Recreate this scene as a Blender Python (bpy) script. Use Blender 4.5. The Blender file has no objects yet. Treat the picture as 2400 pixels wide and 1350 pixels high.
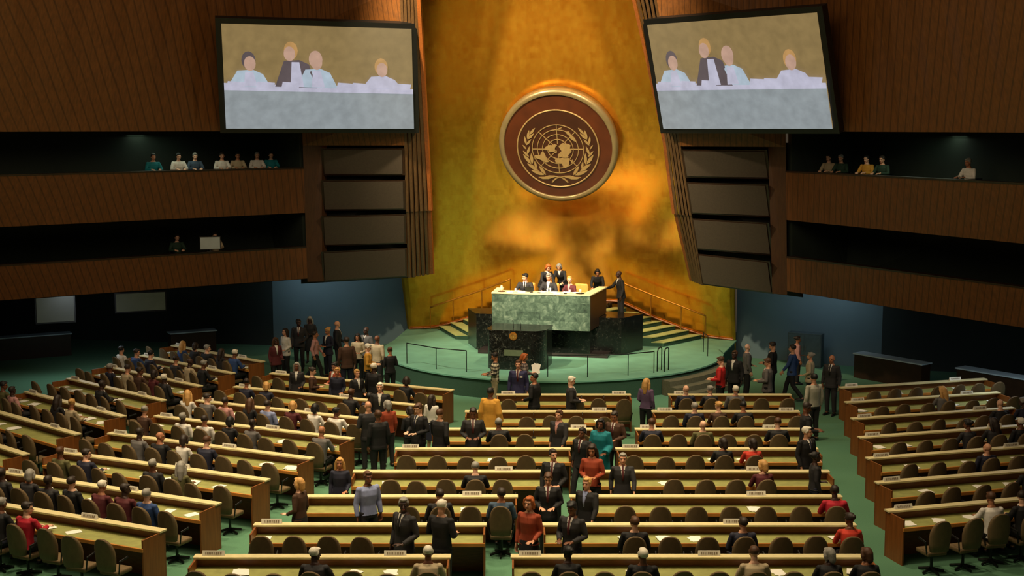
import bpy, bmesh, math, random
from mathutils import Vector, Matrix, Quaternion
V = Vector
PI = math.pi
RND = random.Random(7)
SC = bpy.context.scene
COL = SC.collection

# ------------------------------------------------------------------ camera
FPX, PITCH, YAW = 3000.0, math.radians(7.15), math.radians(12.28)
CAM = V((10.15, -52.27, 10.5))
_F = V((-math.sin(YAW) * math.cos(PITCH), math.cos(YAW) * math.cos(PITCH), -math.sin(PITCH)))
_R = V((math.cos(YAW), math.sin(YAW), 0))
_U = _R.cross(_F)
cd = bpy.data.cameras.new('camera'); cam = bpy.data.objects.new('camera', cd); COL.objects.link(cam)
cd.sensor_width = 36.0; cd.lens = FPX / 2400 * 36.0; cd.clip_end = 400
cam.matrix_world = Matrix.Translation(CAM) @ Matrix((_R, _U, -_F)).transposed().to_4x4()
SC.camera = cam

def at(px, py, z=None, y=None):
    """survey helper: the point of the hall seen in direction (px, py) at height z or at depth y"""
    d = _F + _R * ((px - 1200) / FPX) - _U * ((py - 675) / FPX)
    t = (z - CAM.z) / d.z if z is not None else (y - CAM.y) / d.y
    return CAM + d * t

# ------------------------------------------------------------------ materials
def lin(c):
    return tuple(((v / 255) / 12.92 if v / 255 <= .04045 else ((v / 255 + .055) / 1.055) ** 2.4) for v in c) + (1,)

class NT:
    def __init__(s, m):
        s.t = m.node_tree; s.n = s.t.nodes; s.b = s.n['Principled BSDF']
    def new(s, kind, **kw):
        n = s.n.new(kind)
        for k, v in kw.items():
            if k in n.inputs.keys(): n.inputs[k].default_value = v
            else: setattr(n, k, v)
        return n
    def link(s, a, b): s.t.links.new(a, b)
    def coord(s, scale=(1, 1, 1), rot=(0, 0, 0), out='Object'):
        tc = s.new('ShaderNodeTexCoord'); mp = s.new('ShaderNodeMapping')
        mp.inputs['Scale'].default_value = scale; mp.inputs['Rotation'].default_value = rot
        s.link(tc.outputs[out], mp.inputs['Vector']); return mp.outputs['Vector']
    def ramp(s, fac, stops):
        r = s.new('ShaderNodeValToRGB'); e = r.color_ramp.elements
        while len(e) < len(stops): e.new(.5)
        for i, (p, c) in enumerate(stops): e[i].position = p; e[i].color = c
        s.link(fac, r.inputs['Fac']); return r.outputs['Color']
    def bump(s, h, strength, dist=.01):
        b = s.new('ShaderNodeBump', Strength=strength, Distance=dist); s.link(h, b.inputs['Height'])
        s.link(b.outputs['Normal'], s.b.inputs['Normal'])
    def math(s, op, a, b=None):
        n = s.new('ShaderNodeMath', operation=op)
        for i, v in enumerate((a, b)):
            if v is None: continue
            if isinstance(v, (int, float)): n.inputs[i].default_value = v
            else: s.link(v, n.inputs[i])
        return n.outputs[0]

MATS = {}
def mk(name, col, rough=.6, metal=0.0, var=.18, scale=6.0, bump=0.0, stretch=(1, 1, 1), spec=None):
    if name in MATS: return MATS[name]
    m = bpy.data.materials.new(name); m.use_nodes = True; t = NT(m)
    c = lin(col); t.b.inputs['Roughness'].default_value = rough; t.b.inputs['Metallic'].default_value = metal
    if spec is not None: t.b.inputs['Specular IOR Level'].default_value = spec
    n = t.new('ShaderNodeTexNoise', Scale=scale, Detail=4.0)
    t.link(t.coord(stretch), n.inputs['Vector'])
    a = tuple(v * (1 - var) for v in c[:3]) + (1,); b = tuple(min(1, v * (1 + var)) for v in c[:3]) + (1,)
    t.link(t.ramp(n.outputs['Fac'], [(.3, a), (.7, b)]), t.b.inputs['Base Color'])
    if bump: t.bump(n.outputs['Fac'], bump)
    MATS[name] = m; return m

def mat_gold():
    m = bpy.data.materials.new('gold_leaf'); m.use_nodes = True; t = NT(m)
    t.b.inputs['Metallic'].default_value = .84; 
    v = t.coord((1, 1, 1))
    sn = t.new('ShaderNodeVectorMath', operation='SNAP'); sn.inputs[1].default_value = (.24, 5, .24); t.link(v, sn.inputs[0])
    wn = t.new('ShaderNodeTexWhiteNoise', noise_dimensions='3D'); t.link(sn.outputs[0], wn.inputs['Vector'])
    n1 = t.new('ShaderNodeTexNoise', Scale=1.3, Detail=6.0); t.link(t.coord((3, 3, .5)), n1.inputs['Vector'])
    n2 = t.new('ShaderNodeTexNoise', Scale=30.0, Detail=3.0); t.link(t.coord((1, 1, .25)), n2.inputs['Vector'])
    f = t.math('ADD', t.math('MULTIPLY', wn.outputs['Value'], .16), t.math('ADD', t.math('MULTIPLY', n1.outputs['Fac'], .5), t.math('MULTIPLY', n2.outputs['Fac'], .34)))
    t.link(t.ramp(f, [(.25, lin((214, 134, 32))), (.75, lin((248, 182, 62)))]), t.b.inputs['Base Color'])
    r = t.math('ADD', t.math('MULTIPLY', f, .16), .15); t.link(r, t.b.inputs['Roughness'])
    t.bump(t.math('ADD', t.math('MULTIPLY', wn.outputs['Value'], .35), n2.outputs['Fac']), .16, .006)
    return m

def mat_marble(name, stops, tile, scale, rough, dist=2.5, veins=None):
    m = bpy.data.materials.new(name); m.use_nodes = True; t = NT(m)
    v = t.coord()
    sn = t.new('ShaderNodeVectorMath', operation='SNAP'); sn.inputs[1].default_value = tile; t.link(v, sn.inputs[0])
    wn = t.new('ShaderNodeTexWhiteNoise', noise_dimensions='3D'); t.link(sn.outputs[0], wn.inputs['Vector'])
    sc = t.new('ShaderNodeVectorMath', operation='SCALE'); sc.inputs['Scale'].default_value = 9.0; t.link(wn.outputs['Color'], sc.inputs[0])
    ad = t.new('ShaderNodeVectorMath', operation='ADD'); t.link(v, ad.inputs[0]); t.link(sc.outputs[0], ad.inputs[1])
    n = t.new('ShaderNodeTexNoise', Scale=scale, Detail=9.0, Distortion=dist); n.inputs['Roughness'].default_value = .72
    t.link(ad.outputs[0], n.inputs['Vector'])
    f = t.math('ADD', n.outputs['Fac'], t.math('MULTIPLY', t.math('SUBTRACT', wn.outputs['Value'], .5), .12))
    t.link(t.ramp(f, stops), t.b.inputs['Base Color']); t.b.inputs['Roughness'].default_value = rough
    return m

def mat_slats(name, c1, c2, period, rough=.5, axis='X', depth=.55):
    """wood veneer with fine vertical joints"""
    m = bpy.data.materials.new(name); m.use_nodes = True; t = NT(m)
    w = t.new('ShaderNodeTexWave', wave_type='BANDS', bands_direction=axis, Scale=1.0 / period * .32, Distortion=0.0)
    t.link(t.coord(), w.inputs['Vector'])
    n = t.new('ShaderNodeTexNoise', Scale=3.0, Detail=6.0); t.link(t.coord((4, 4, .35)), n.inputs['Vector'])
    base = t.ramp(n.outputs['Fac'], [(.3, lin(c1)), (.7, lin(c2))])
    gr = t.ramp(w.outputs['Fac'], [(.0, (depth, depth, depth, 1)), (.12, (1, 1, 1, 1))])
    mx = t.new('ShaderNodeMix', data_type='RGBA', blend_type='MULTIPLY'); mx.inputs['Factor'].default_value = 1
    t.link(base, mx.inputs['A']); t.link(gr, mx.inputs['B']); t.link(mx.outputs['Result'], t.b.inputs['Base Color'])
    t.b.inputs['Roughness'].default_value = rough; t.bump(w.outputs['Fac'], .3)
    return m

def mat_plaid(name, a, b, c):
    m = bpy.data.materials.new(name); m.use_nodes = True; t = NT(m)
    v = t.coord()
    w1 = t.new('ShaderNodeTexWave', bands_direction='X', Scale=3.4); w2 = t.new('ShaderNodeTexWave', bands_direction='Z', Scale=3.0)
    t.link(v, w1.inputs['Vector']); t.link(v, w2.inputs['Vector'])
    f = t.math('MULTIPLY', t.math('ADD', w1.outputs['Fac'], w2.outputs['Fac']), .5)
    t.link(t.ramp(f, [(.25, lin(a)), (.5, lin(b)), (.8, lin(c))]), t.b.inputs['Base Color']); t.b.inputs['Roughness'].default_value = .8
    return m

def mat_emit(name, col, strength):
    if name in MATS: return MATS[name]
    m = bpy.data.materials.new(name); m.use_nodes = True; t = NT(m)
    n = t.new('ShaderNodeTexNoise', Scale=2.5, Detail=3.0); t.link(t.coord(), n.inputs['Vector'])
    c = lin(col); a = tuple(v * .88 for v in c[:3]) + (1,); b = tuple(v * 1.12 for v in c[:3]) + (1,)
    t.link(t.ramp(n.outputs['Fac'], [(.3, a), (.7, b)]), t.b.inputs['Emission Color'])
    t.b.inputs['Base Color'].default_value = (.02, .02, .02, 1)
    t.b.inputs['Emission Strength'].default_value = strength; t.b.inputs['Roughness'].default_value = .5
    MATS[name] = m; return m

def mat_glass(name, tint=(1, 1, 1)):
    m = bpy.data.materials.new(name); m.use_nodes = True; t = NT(m)
    t.b.inputs['Base Color'].default_value = tint + (1,); t.b.inputs['Roughness'].default_value = .06; t.b.inputs['Alpha'].default_value = .45
    return m

GOLD = mat_gold()
GMARB = mat_marble('green_marble', [(.28, lin((34, 46, 40))), (.45, lin((62, 80, 66))), (.57, lin((84, 102, 86))), (.70, lin((124, 138, 118)))], (.52, 3, .38), 3.6, .35, .8)
BMARB = mat_marble('black_marble', [(.42, lin((10, 11, 10))), (.58, lin((26, 27, 24))), (.66, lin((70, 70, 62))), (.74, lin((150, 148, 135)))], (1.1, 1.1, 3), 8.0, .22, .9)
CARPET = mk('green_carpet', (78, 122, 92), .95, 0, .12, 40, .1)
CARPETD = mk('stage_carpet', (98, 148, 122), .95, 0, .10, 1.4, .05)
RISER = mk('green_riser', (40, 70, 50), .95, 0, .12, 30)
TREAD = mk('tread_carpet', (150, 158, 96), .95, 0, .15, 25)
WOODW = mat_slats('wall_veneer', (96, 58, 22), (122, 74, 30), .22, .5)
WOODP = mat_slats('parapet_veneer', (92, 54, 20), (116, 68, 26), .2, .5)
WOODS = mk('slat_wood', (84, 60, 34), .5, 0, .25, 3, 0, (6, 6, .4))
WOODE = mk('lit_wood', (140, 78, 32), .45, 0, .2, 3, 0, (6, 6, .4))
WOODD = mk('desk_wood', (120, 68, 28), .45, 0, .25, 4, 0, (1, 8, 8))
WOODK = mk('dark_wood', (44, 26, 14), .4, 0, .2, 4)
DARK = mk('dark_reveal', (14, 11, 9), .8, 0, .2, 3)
BLACK = mk('black_plastic', (12, 12, 12), .45, 0, .1, 5)
CREAM = mk('cream_trim', (214, 200, 150), .5, 0, .08, 5)
OLIVE = mk('olive_leather', (146, 146, 84), .55, 0, .15, 5)
TANCH = mk('chair_upholstery', (104, 84, 54), .75, 0, .12, 8, .05)
LEATH = mk('tan_leather', (206, 142, 62), .5, 0, .12, 8)
STEEL = mk('steel', (150, 150, 145), .35, .9, .08, 10)
DMET = mk('dark_metal', (40, 44, 40), .4, .7, .08, 10)
BRASS = mk('brass', (190, 130, 50), .35, .85, .1, 10)
TRIMO = mk('copper_wood', (150, 88, 44), .45, 0, .15, 10)
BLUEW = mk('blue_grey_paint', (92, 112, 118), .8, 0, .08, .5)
FABRIC = mk('grille_fabric', (66, 56, 44), .9, 0, .1, 14, .1)
PAPER = mk('paper', (236, 232, 222), .8, 0, .04, 8)
WHITE = mk('white_card', (226, 220, 204), .7, 0, .04, 8)
INK = mk('ink', (40, 36, 32), .8, 0, .05, 8)
SEALW = mk('seal_wood', (74, 34, 13), .4, 0, .22, 1.4, 0, (1, 1, 2))
SEALI = mk('seal_wood_inner', (56, 27, 12), .42, 0, .2, 1.4)
SEALM = mk('seal_metal', (168, 140, 92), .45, .35, .08, 6)
SEALR = mk('seal_ring', (146, 128, 90), .35, .45, .12, 2)
GLASS = mat_glass('clear_glass', (.95, .97, .95))

# ------------------------------------------------------------------ mesh builder
class MB:
    def __init__(s): s.v = []; s.f = []; s.mi = []; s.M = Matrix.Identity(4); s.m = 0
    def add(s, vs, fs):
        o = len(s.v); s.v += [tuple(s.M @ V(p)) for p in vs]; s.f += [tuple(i + o for i in f) for f in fs]; s.mi += [s.m] * len(fs)
    def box(s, x0, x1, y0, y1, z0, z1):
        s.add([(x0, y0, z0), (x1, y0, z0), (x1, y1, z0), (x0, y1, z0), (x0, y0, z1), (x1, y0, z1), (x1, y1, z1), (x0, y1, z1)],
              [(0, 3, 2, 1), (4, 5, 6, 7), (0, 1, 5, 4), (1, 2, 6, 5), (2, 3, 7, 6), (3, 0, 4, 7)])
    def rbox(s, x0, x1, y0, y1, z0, z1, r):
        """box with chamfered edges all round"""
        bm = bmesh.new(); bmesh.ops.create_cube(bm, size=1)
        for v in bm.verts:
            v.co = V(((x0 + x1) / 2 + v.co.x * (x1 - x0), (y0 + y1) / 2 + v.co.y * (y1 - y0), (z0 + z1) / 2 + v.co.z * (z1 - z0)))
        bmesh.ops.bevel(bm, geom=bm.edges[:], offset=r, segments=2, profile=.6, affect='EDGES')
        bm.verts.index_update(); s.add([v.co[:] for v in bm.verts], [[v.index for v in f.verts] for f in bm.faces]); bm.free()
    def hexa(s, a, b):
        """solid between two quads (4 points each)"""
        s.add(list(a) + list(b), [(3, 2, 1, 0), (4, 5, 6, 7), (0, 1, 5, 4), (1, 2, 6, 5), (2, 3, 7, 6), (3, 0, 4, 7)])
    def slab(s, q, off):
        """quad q thickened by vector off"""
        s.hexa([V(p) for p in q], [V(p) + V(off) for p in q])
    def prism(s, poly, z0, z1):
        n = len(poly)
        s.add([(x, y, z0) for x, y in poly] + [(x, y, z1) for x, y in poly],
              [tuple(range(n))[::-1], tuple(range(n, 2 * n))] + [(i, (i + 1) % n, (i + 1) % n + n, i + n) for i in range(n)])
    def tube(s, pts, r, n=8, caps=True):
        pts = [V(p) for p in pts]; rr = r if isinstance(r, (list, tuple)) else [r] * len(pts)
        vs = []; fs = []; t0 = None; ax = None
        for i, p in enumerate(pts):
            a = pts[max(0, i - 1)]; b = pts[min(len(pts) - 1, i + 1)]; t = (b - a).normalized()
            if ax is None:
                ax = t.cross(V((0, 0, 1)))
                if ax.length < .1: ax = t.cross(V((0, 1, 0)))
                ax.normalize()
            else:
                ax = (ax - t * ax.dot(t)).normalized()
            bx = t.cross(ax)
            for k in range(n):
                an = 2 * PI * k / n; vs.append(p + (ax * math.cos(an) + bx * math.sin(an)) * rr[i])
        for i in range(len(pts) - 1):
            for k in range(n):
                fs.append((i * n + k, i * n + (k + 1) % n, (i + 1) * n + (k + 1) % n, (i + 1) * n + k))
        if caps: fs += [tuple(range(n))[::-1], tuple(range((len(pts) - 1) * n, len(pts) * n))]
        s.add(vs, fs)
    def lathe(s, prof, n=16):
        vs = []; fs = []
        for r, z in prof:
            for k in range(n): vs.append((r * math.cos(2 * PI * k / n), r * math.sin(2 * PI * k / n), z))
        m = len(prof)
        for i in range(m - 1):
            for k in range(n): fs.append((i * n + k, i * n + (k + 1) % n, (i + 1) * n + (k + 1) % n, (i + 1) * n + k))
        fs += [tuple(range(n))[::-1], tuple(range((m - 1) * n, m * n))]
        s.add(vs, fs)
    def ball(s, c, r, n=10):
        rx, ry, rz = r if isinstance(r, (tuple, list)) else (r, r, r); c = V(c); vs = [c + V((0, 0, -rz))]; m = n // 2 + 1
        for i in range(1, m):
            th = PI * i / m
            for k in range(n): vs.append(c + V((rx * math.sin(th) * math.cos(2 * PI * k / n), ry * math.sin(th) * math.sin(2 * PI * k / n), -rz * math.cos(th))))
        vs.append(c + V((0, 0, rz))); fs = [(0, 1 + (k + 1) % n, 1 + k) for k in range(n)]
        for i in range(m - 2):
            for k in range(n): fs.append((1 + i * n + k, 1 + i * n + (k + 1) % n, 1 + (i + 1) * n + (k + 1) % n, 1 + (i + 1) * n + k))
        l = len(vs) - 1; b = 1 + (m - 2) * n; fs += [(b + k, b + (k + 1) % n, l) for k in range(n)]
        s.add(vs, fs)
    def mesh(s, name, mats, smooth=False):
        me = bpy.data.meshes.new(name); me.from_pydata(s.v, [], s.f)
        for m in (mats if isinstance(mats, (list, tuple)) else [mats]): me.materials.append(m)
        me.polygons.foreach_set('material_index', s.mi)
        if smooth: me.polygons.foreach_set('use_smooth', [True] * len(me.polygons))
        me.update(); return me

def link(name, me, parent=None, loc=None, rz=None):
    o = bpy.data.objects.new(name, me); COL.objects.link(o)
    if parent is not None: o.parent = parent
    if loc is not None: o.location = loc
    if rz is not None: o.rotation_euler = (0, 0, rz)
    return o
def tag(o, label=None, cat=None, group=None, kind=None):
    if label: o['label'] = label
    if cat: o['category'] = cat
    if group: o['group'] = group
    if kind: o['kind'] = kind
    return o
def obj(name, mb, mats, parent=None, smooth=False, bevel=0):
    o = link(name, mb.mesh(name, mats, smooth), parent)
    if bevel:
        b = o.modifiers.new('bevel', 'BEVEL'); b.width = bevel; b.segments = 2; b.limit_method = 'ANGLE'
    return o
def struct(name, mb, mats, smooth=False, bevel=0):
    return tag(obj(name, mb, mats, None, smooth, bevel), kind='structure')
def thing(name, label, cat, loc=(0, 0, 0), rz=0, group=None):
    return tag(link(name, None, None, loc, rz), label, cat, group)
def copy_tree(o, parent=None):
    c = o.copy(); COL.objects.link(c); c.parent = parent
    for ch in [x for x in KIDS.get(o.name, [])]:
        d = ch.copy(); COL.objects.link(d); d.parent = c
        for g in KIDS.get(ch.name, []):
            e = g.copy(); COL.objects.link(e); e.parent = d
    return c
KIDS = {}
def reg(o):
    KIDS[o.name] = list(o.children)
    for c in o.children: KIDS[c.name] = list(c.children)
ORD = ['', 'first', 'second', 'third', 'fourth', 'fifth', 'sixth', 'seventh', 'eighth', 'ninth', 'tenth', 'eleventh', 'twelfth', 'thirteenth', 'fourteenth', 'fifteenth']

# ------------------------------------------------------------------ the hall's shell
DZ = .8                      # stage floor
PZ = 2.4                     # platform behind the rostrum
def lerp(a, b, t): return a + (b - a) * t
def tab(z, rows):
    for i in range(len(rows) - 1):
        if z <= rows[i + 1][0] or i == len(rows) - 2:
            t = (z - rows[i][0]) / (rows[i + 1][0] - rows[i][0]); return [lerp(a, b, t) for a, b in zip(rows[i][1:], rows[i + 1][1:])]
GEDGE = [(0.0, 7.85, 6.9, 1.1), (4.0, 7.8, 5.3, 1.1), (10.0, 7.7, 2.75, 1.15), (19.0, 7.5, -1.1, 1.15)]   # z, half width, depth at the edge, bulge
def gold(s, z):
    hw, ye, b = tab(z, GEDGE); return V((s * hw, ye + b * (1 - s * s), z))
def gold_x(x, z): return gold(x / tab(z, GEDGE)[0], z)

mb = MB(); mb.prism([(-34, -56), (34, -56), (34, 14), (-34, 14)], -.2, 0); tag(obj('floor', mb, CARPET), kind='structure')

mb = MB(); ns, nz = 48, 40
vs = [gold(-1 + 2 * i / ns, 19 * j / nz) for j in range(nz + 1) for i in range(ns + 1)]
vs += [p + V((0, .3, 0)) for p in vs]; N = (ns + 1) * (nz + 1)
fs = []
for j in range(nz):
    for i in range(ns):
        a = j * (ns + 1) + i; q = (a, a + 1, a + ns + 2, a + ns + 1); fs.append(q); fs.append(tuple(k + N for k in q[::-1]))
for j in range(nz):
    a = j * (ns + 1); fs.append((a, a + ns + 1, a + ns + 1 + N, a + N)); a += ns; fs.append((a + ns + 1, a, a + N, a + ns + 1 + N))
mb.add(vs, fs); struct('wall_front', mb, GOLD, True)

# stage (half round dais)
def arc(r, c, a0, a1, n): return [(c[0] + r * math.sin(lerp(a0, a1, i / n)), c[1] - r * math.cos(lerp(a0, a1, i / n))) for i in range(n + 1)]
DC, DR = (0, 2.8), 7.5
rim = arc(DR, DC, -1.62, 1.62, 64)
mb = MB(); mb.prism([(-7.9, 6.75), *rim, (7.9, 6.75), (4.5, 8), (-4.5, 8)][::1], DZ - .06, DZ); struct('floor_stage', mb, CARPETD)
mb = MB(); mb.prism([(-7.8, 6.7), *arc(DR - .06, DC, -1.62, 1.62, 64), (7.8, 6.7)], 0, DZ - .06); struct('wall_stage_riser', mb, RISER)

# side walls ---------------------------------------------------------------
PIN = lambda z: (5.95 - .135 * (z - 8.36), .22 - .48 * (z - 8.36))          # inner edge of the panel bay
def POUT(z): return (9.52 - .05 * (z - 3.98), -.43 - .09 * (z - 3.98))
GAL0 = lambda z: (10.1 - .034 * (z - 4.04), -.66 - .125 * (z - 4.04))
GAL1 = lambda z: (18.2 - .21 * (z - 4.04), -9.2 - .40 * (z - 4.04))
def gal(t, z, back=0.0):
    a, b = GAL0(z), GAL1(z); n = V((-(b[1] - a[1]), b[0] - a[0], 0)).normalized()
    p = V((lerp(a[0], b[0], t), lerp(a[1], b[1], t), z)); return p + n * back
FIN = [(3.79, 5.8, 4.19), (6.87, 5.26, 1.95), (10.48, 4.92, .14), (15.32, 4.11, -3.48), (19, 3.5, -6.2)]
def S(p, sx): return V((p[0] * sx, p[1], p[2]))
def band(name, sx, z0, z1, mats, t0=0.0, t1=1.35, th=.3, n=10):
    mb = MB()
    for i in range(n):
        a, b = lerp(t0, t1, i / n), lerp(t0, t1, (i + 1) / n)
        q = [gal(a, z0), gal(b, z0), gal(b, z1), gal(a, z1)]; w = [gal(a, z0, th), gal(b, z0, th), gal(b, z1, th), gal(a, z1, th)]
        mb.hexa([S(p, sx) for p in q], [S(p, sx) for p in w])
    return struct(name, mb, mats)
for side, sx in (('left', -1), ('right', 1)):
    band(f'wall_{side}_upper', sx, 10.35, 19, WOODW)
    band(f'wall_{side}_parapet_upper', sx, 6.9, 8.77, WOODP)
    band(f'wall_{side}_parapet_lower', sx, 4.05, 5.4, WOODP)
    # rails capping the two parapets, floors and backs of the boxes behind them
    mb = MB()
    for z0, z1 in ((8.77, 8.83), (5.4, 5.46)):
        for i in range(10):
            a, b = 1.35 * i / 10, 1.35 * (i + 1) / 10
            mb.hexa([S(gal(a, z0, -.03), sx), S(gal(b, z0, -.03), sx), S(gal(b, z0, .35), sx), S(gal(a, z0, .35), sx)], [S(gal(a, z1, -.03), sx), S(gal(b, z1, -.03), sx), S(gal(b, z1, .35), sx), S(gal(a, z1, .35), sx)])
    struct(f'trim_{side}_parapet_caps', mb, WOODK)
    mb = MB()
    for z0, z1 in ((7.75, 7.9), (4.4, 4.55), (10.5, 10.65)):
        mb.hexa([S(gal(0, z0, .3), sx), S(gal(1.35, z0, .3), sx), S(gal(1.35, z0, 3.2), sx), S(gal(0, z0, 3.2), sx)], [S(gal(0, z1, .3), sx), S(gal(1.35, z1, .3), sx), S(gal(1.35, z1, 3.2), sx), S(gal(0, z1, 3.2), sx)])
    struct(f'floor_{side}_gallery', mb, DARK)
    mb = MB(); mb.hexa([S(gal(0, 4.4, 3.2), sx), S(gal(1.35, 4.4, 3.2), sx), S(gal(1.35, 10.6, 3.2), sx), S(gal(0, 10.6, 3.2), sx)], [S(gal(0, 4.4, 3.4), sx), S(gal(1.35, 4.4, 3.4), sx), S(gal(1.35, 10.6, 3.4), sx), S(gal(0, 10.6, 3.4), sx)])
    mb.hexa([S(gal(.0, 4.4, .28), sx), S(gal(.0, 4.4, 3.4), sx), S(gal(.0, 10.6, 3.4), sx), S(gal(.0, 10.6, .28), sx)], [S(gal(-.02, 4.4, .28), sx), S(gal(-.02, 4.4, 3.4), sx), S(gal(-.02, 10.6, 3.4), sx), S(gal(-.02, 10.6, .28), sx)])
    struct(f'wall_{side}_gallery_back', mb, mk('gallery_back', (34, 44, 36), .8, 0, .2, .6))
    # column between panel bay and gallery
    mb = MB()
    for z0, z1 in ((3.9, 9.9),):
        p = [(*POUT(z0), z0), (*GAL0(z0), z0), (*GAL0(z1), z1), (*POUT(z1), z1)]
        mb.slab([S(q, sx) for q in p], (0, .6, 0))
    struct(f'wall_{side}_pilaster', mb, mk('pilaster_wood', (70, 42, 18), .5, 0, .2, 3, 0, (6, 6, .4)))
    # bay wall above the panels (behind the screen)
    mb = MB()
    for i in range(6):
        z0, z1 = lerp(9.75, 19, i / 6), lerp(9.75, 19, (i + 1) / 6)
        p = [(*PIN(z0), z0), (*GAL0(z0), z0), (*GAL0(z1), z1), (*PIN(z1), z1)]
        mb.slab([S(q, sx) for q in p], (0, .35, 0))
    struct(f'wall_{side}_bay_upper', mb, WOODW)
    # dark backing behind the louvres and the panels
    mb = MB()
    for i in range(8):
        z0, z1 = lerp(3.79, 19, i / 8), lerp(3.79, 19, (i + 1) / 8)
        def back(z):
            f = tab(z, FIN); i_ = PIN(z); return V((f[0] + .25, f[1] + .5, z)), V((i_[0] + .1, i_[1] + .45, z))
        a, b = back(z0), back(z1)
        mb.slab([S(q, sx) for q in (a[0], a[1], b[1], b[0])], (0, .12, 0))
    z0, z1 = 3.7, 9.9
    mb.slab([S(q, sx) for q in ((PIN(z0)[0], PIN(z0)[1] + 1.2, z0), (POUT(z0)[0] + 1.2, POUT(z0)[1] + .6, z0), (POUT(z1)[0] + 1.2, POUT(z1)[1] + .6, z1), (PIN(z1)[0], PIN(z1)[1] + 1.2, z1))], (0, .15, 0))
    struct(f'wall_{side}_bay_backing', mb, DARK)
    # louvre screens beside the gold wall: two tiers
    for tier, (za, zb) in enumerate(((3.79, 6.87), (6.87, 19.0))):
        mb = MB()
        for j in range(6):
            t = j / 5.6
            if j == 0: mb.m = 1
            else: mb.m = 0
            def fp(z):
                f = tab(z, FIN); i_ = PIN(z); d = .07 if tier == 0 else 0
                return V((lerp(f[0], i_[0], t) + d * (1 - t), lerp(f[1], i_[1], t) + d, z))
            zs = [lerp(za, zb, k / 4) for k in range(5)]
            for k in range(4):
                a, b = fp(zs[k]), fp(zs[k + 1]); w = .10 if j else .13
                mb.slab([S(q, sx) for q in (a, a + V((w, -.05, 0)), b + V((w, -.05, 0)), b)], (0, .22, 0))
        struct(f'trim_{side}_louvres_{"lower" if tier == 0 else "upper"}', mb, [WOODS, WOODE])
    # passage walls under the gallery
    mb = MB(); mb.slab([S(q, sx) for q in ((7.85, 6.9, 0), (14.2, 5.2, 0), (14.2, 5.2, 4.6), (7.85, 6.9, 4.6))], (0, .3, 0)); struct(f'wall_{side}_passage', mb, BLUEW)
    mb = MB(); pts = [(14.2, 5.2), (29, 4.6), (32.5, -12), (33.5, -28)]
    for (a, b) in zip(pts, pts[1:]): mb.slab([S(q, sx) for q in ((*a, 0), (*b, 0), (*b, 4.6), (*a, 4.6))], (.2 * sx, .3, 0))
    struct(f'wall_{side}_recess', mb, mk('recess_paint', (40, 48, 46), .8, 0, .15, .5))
    mb = MB(); mb.prism([(sx * x, y) for x, y in ((7.2, 4.9), (10.1, -.3), (21.3, -12.2), (33.5, -28), (32.5, -12), (29, 4.6), (14.2, 5.2))][::(1 if sx > 0 else -1)], 4.0, 4.04); struct(f'ceiling_{side}_passage', mb, DARK)

# panels of the two bays ----------------------------------------------------
PZS = [(3.85, 5.22), (5.42, 6.76), (6.96, 8.28), (8.48, 9.62)]
names = ['lowest', 'second', 'third', 'topmost']
for side, sx in (('left', -1), ('right', 1)):
    for k, (z0, z1) in enumerate(PZS):
        t = thing('acoustic_panel', f'{names[k]} dark grille panel{" from the bottom" if 0 < k < 3 else ""} in the column {side} of the gold wall', 'panel', (0, 0, z0), 0, f'grille panels {side} of the gold wall')
        zm = (z0 + z1) / 2; dm = (V((*POUT(zm), 0)) - V((*PIN(zm), 0))); wm = dm.length; dm.normalize(); nm = V((dm.y, -dm.x, 0)); nm = -nm if nm.y > 0 else nm
        def q(z, m=0, off=0):
            a = V((*PIN(z), 0)); return a + dm * m + nm * off, a + dm * (wm - m) + nm * off
        fr = MB(); (a0, b0), (a1, b1) = q(z0), q(z1)
        Z = lambda p, z: S(V((p.x, p.y, z - t.location.z)), sx)
        fr.slab([Z(a0, z0), Z(b0, z0), Z(b1, z1), Z(a1, z1)], (0, .18, 0)); obj('frame', fr, WOODK, t)
        fa = MB(); (a0, b0), (a1, b1) = q(z0 + .06, .1, .04), q(z1 - .06, .1, .04)
        fa.slab([Z(a0, z0 + .06), Z(b0, z0 + .06), Z(b1, z1 - .06), Z(a1, z1 - .06)], (0, .1, 0)); obj('grille_cloth', fa, FABRIC, t)

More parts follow.
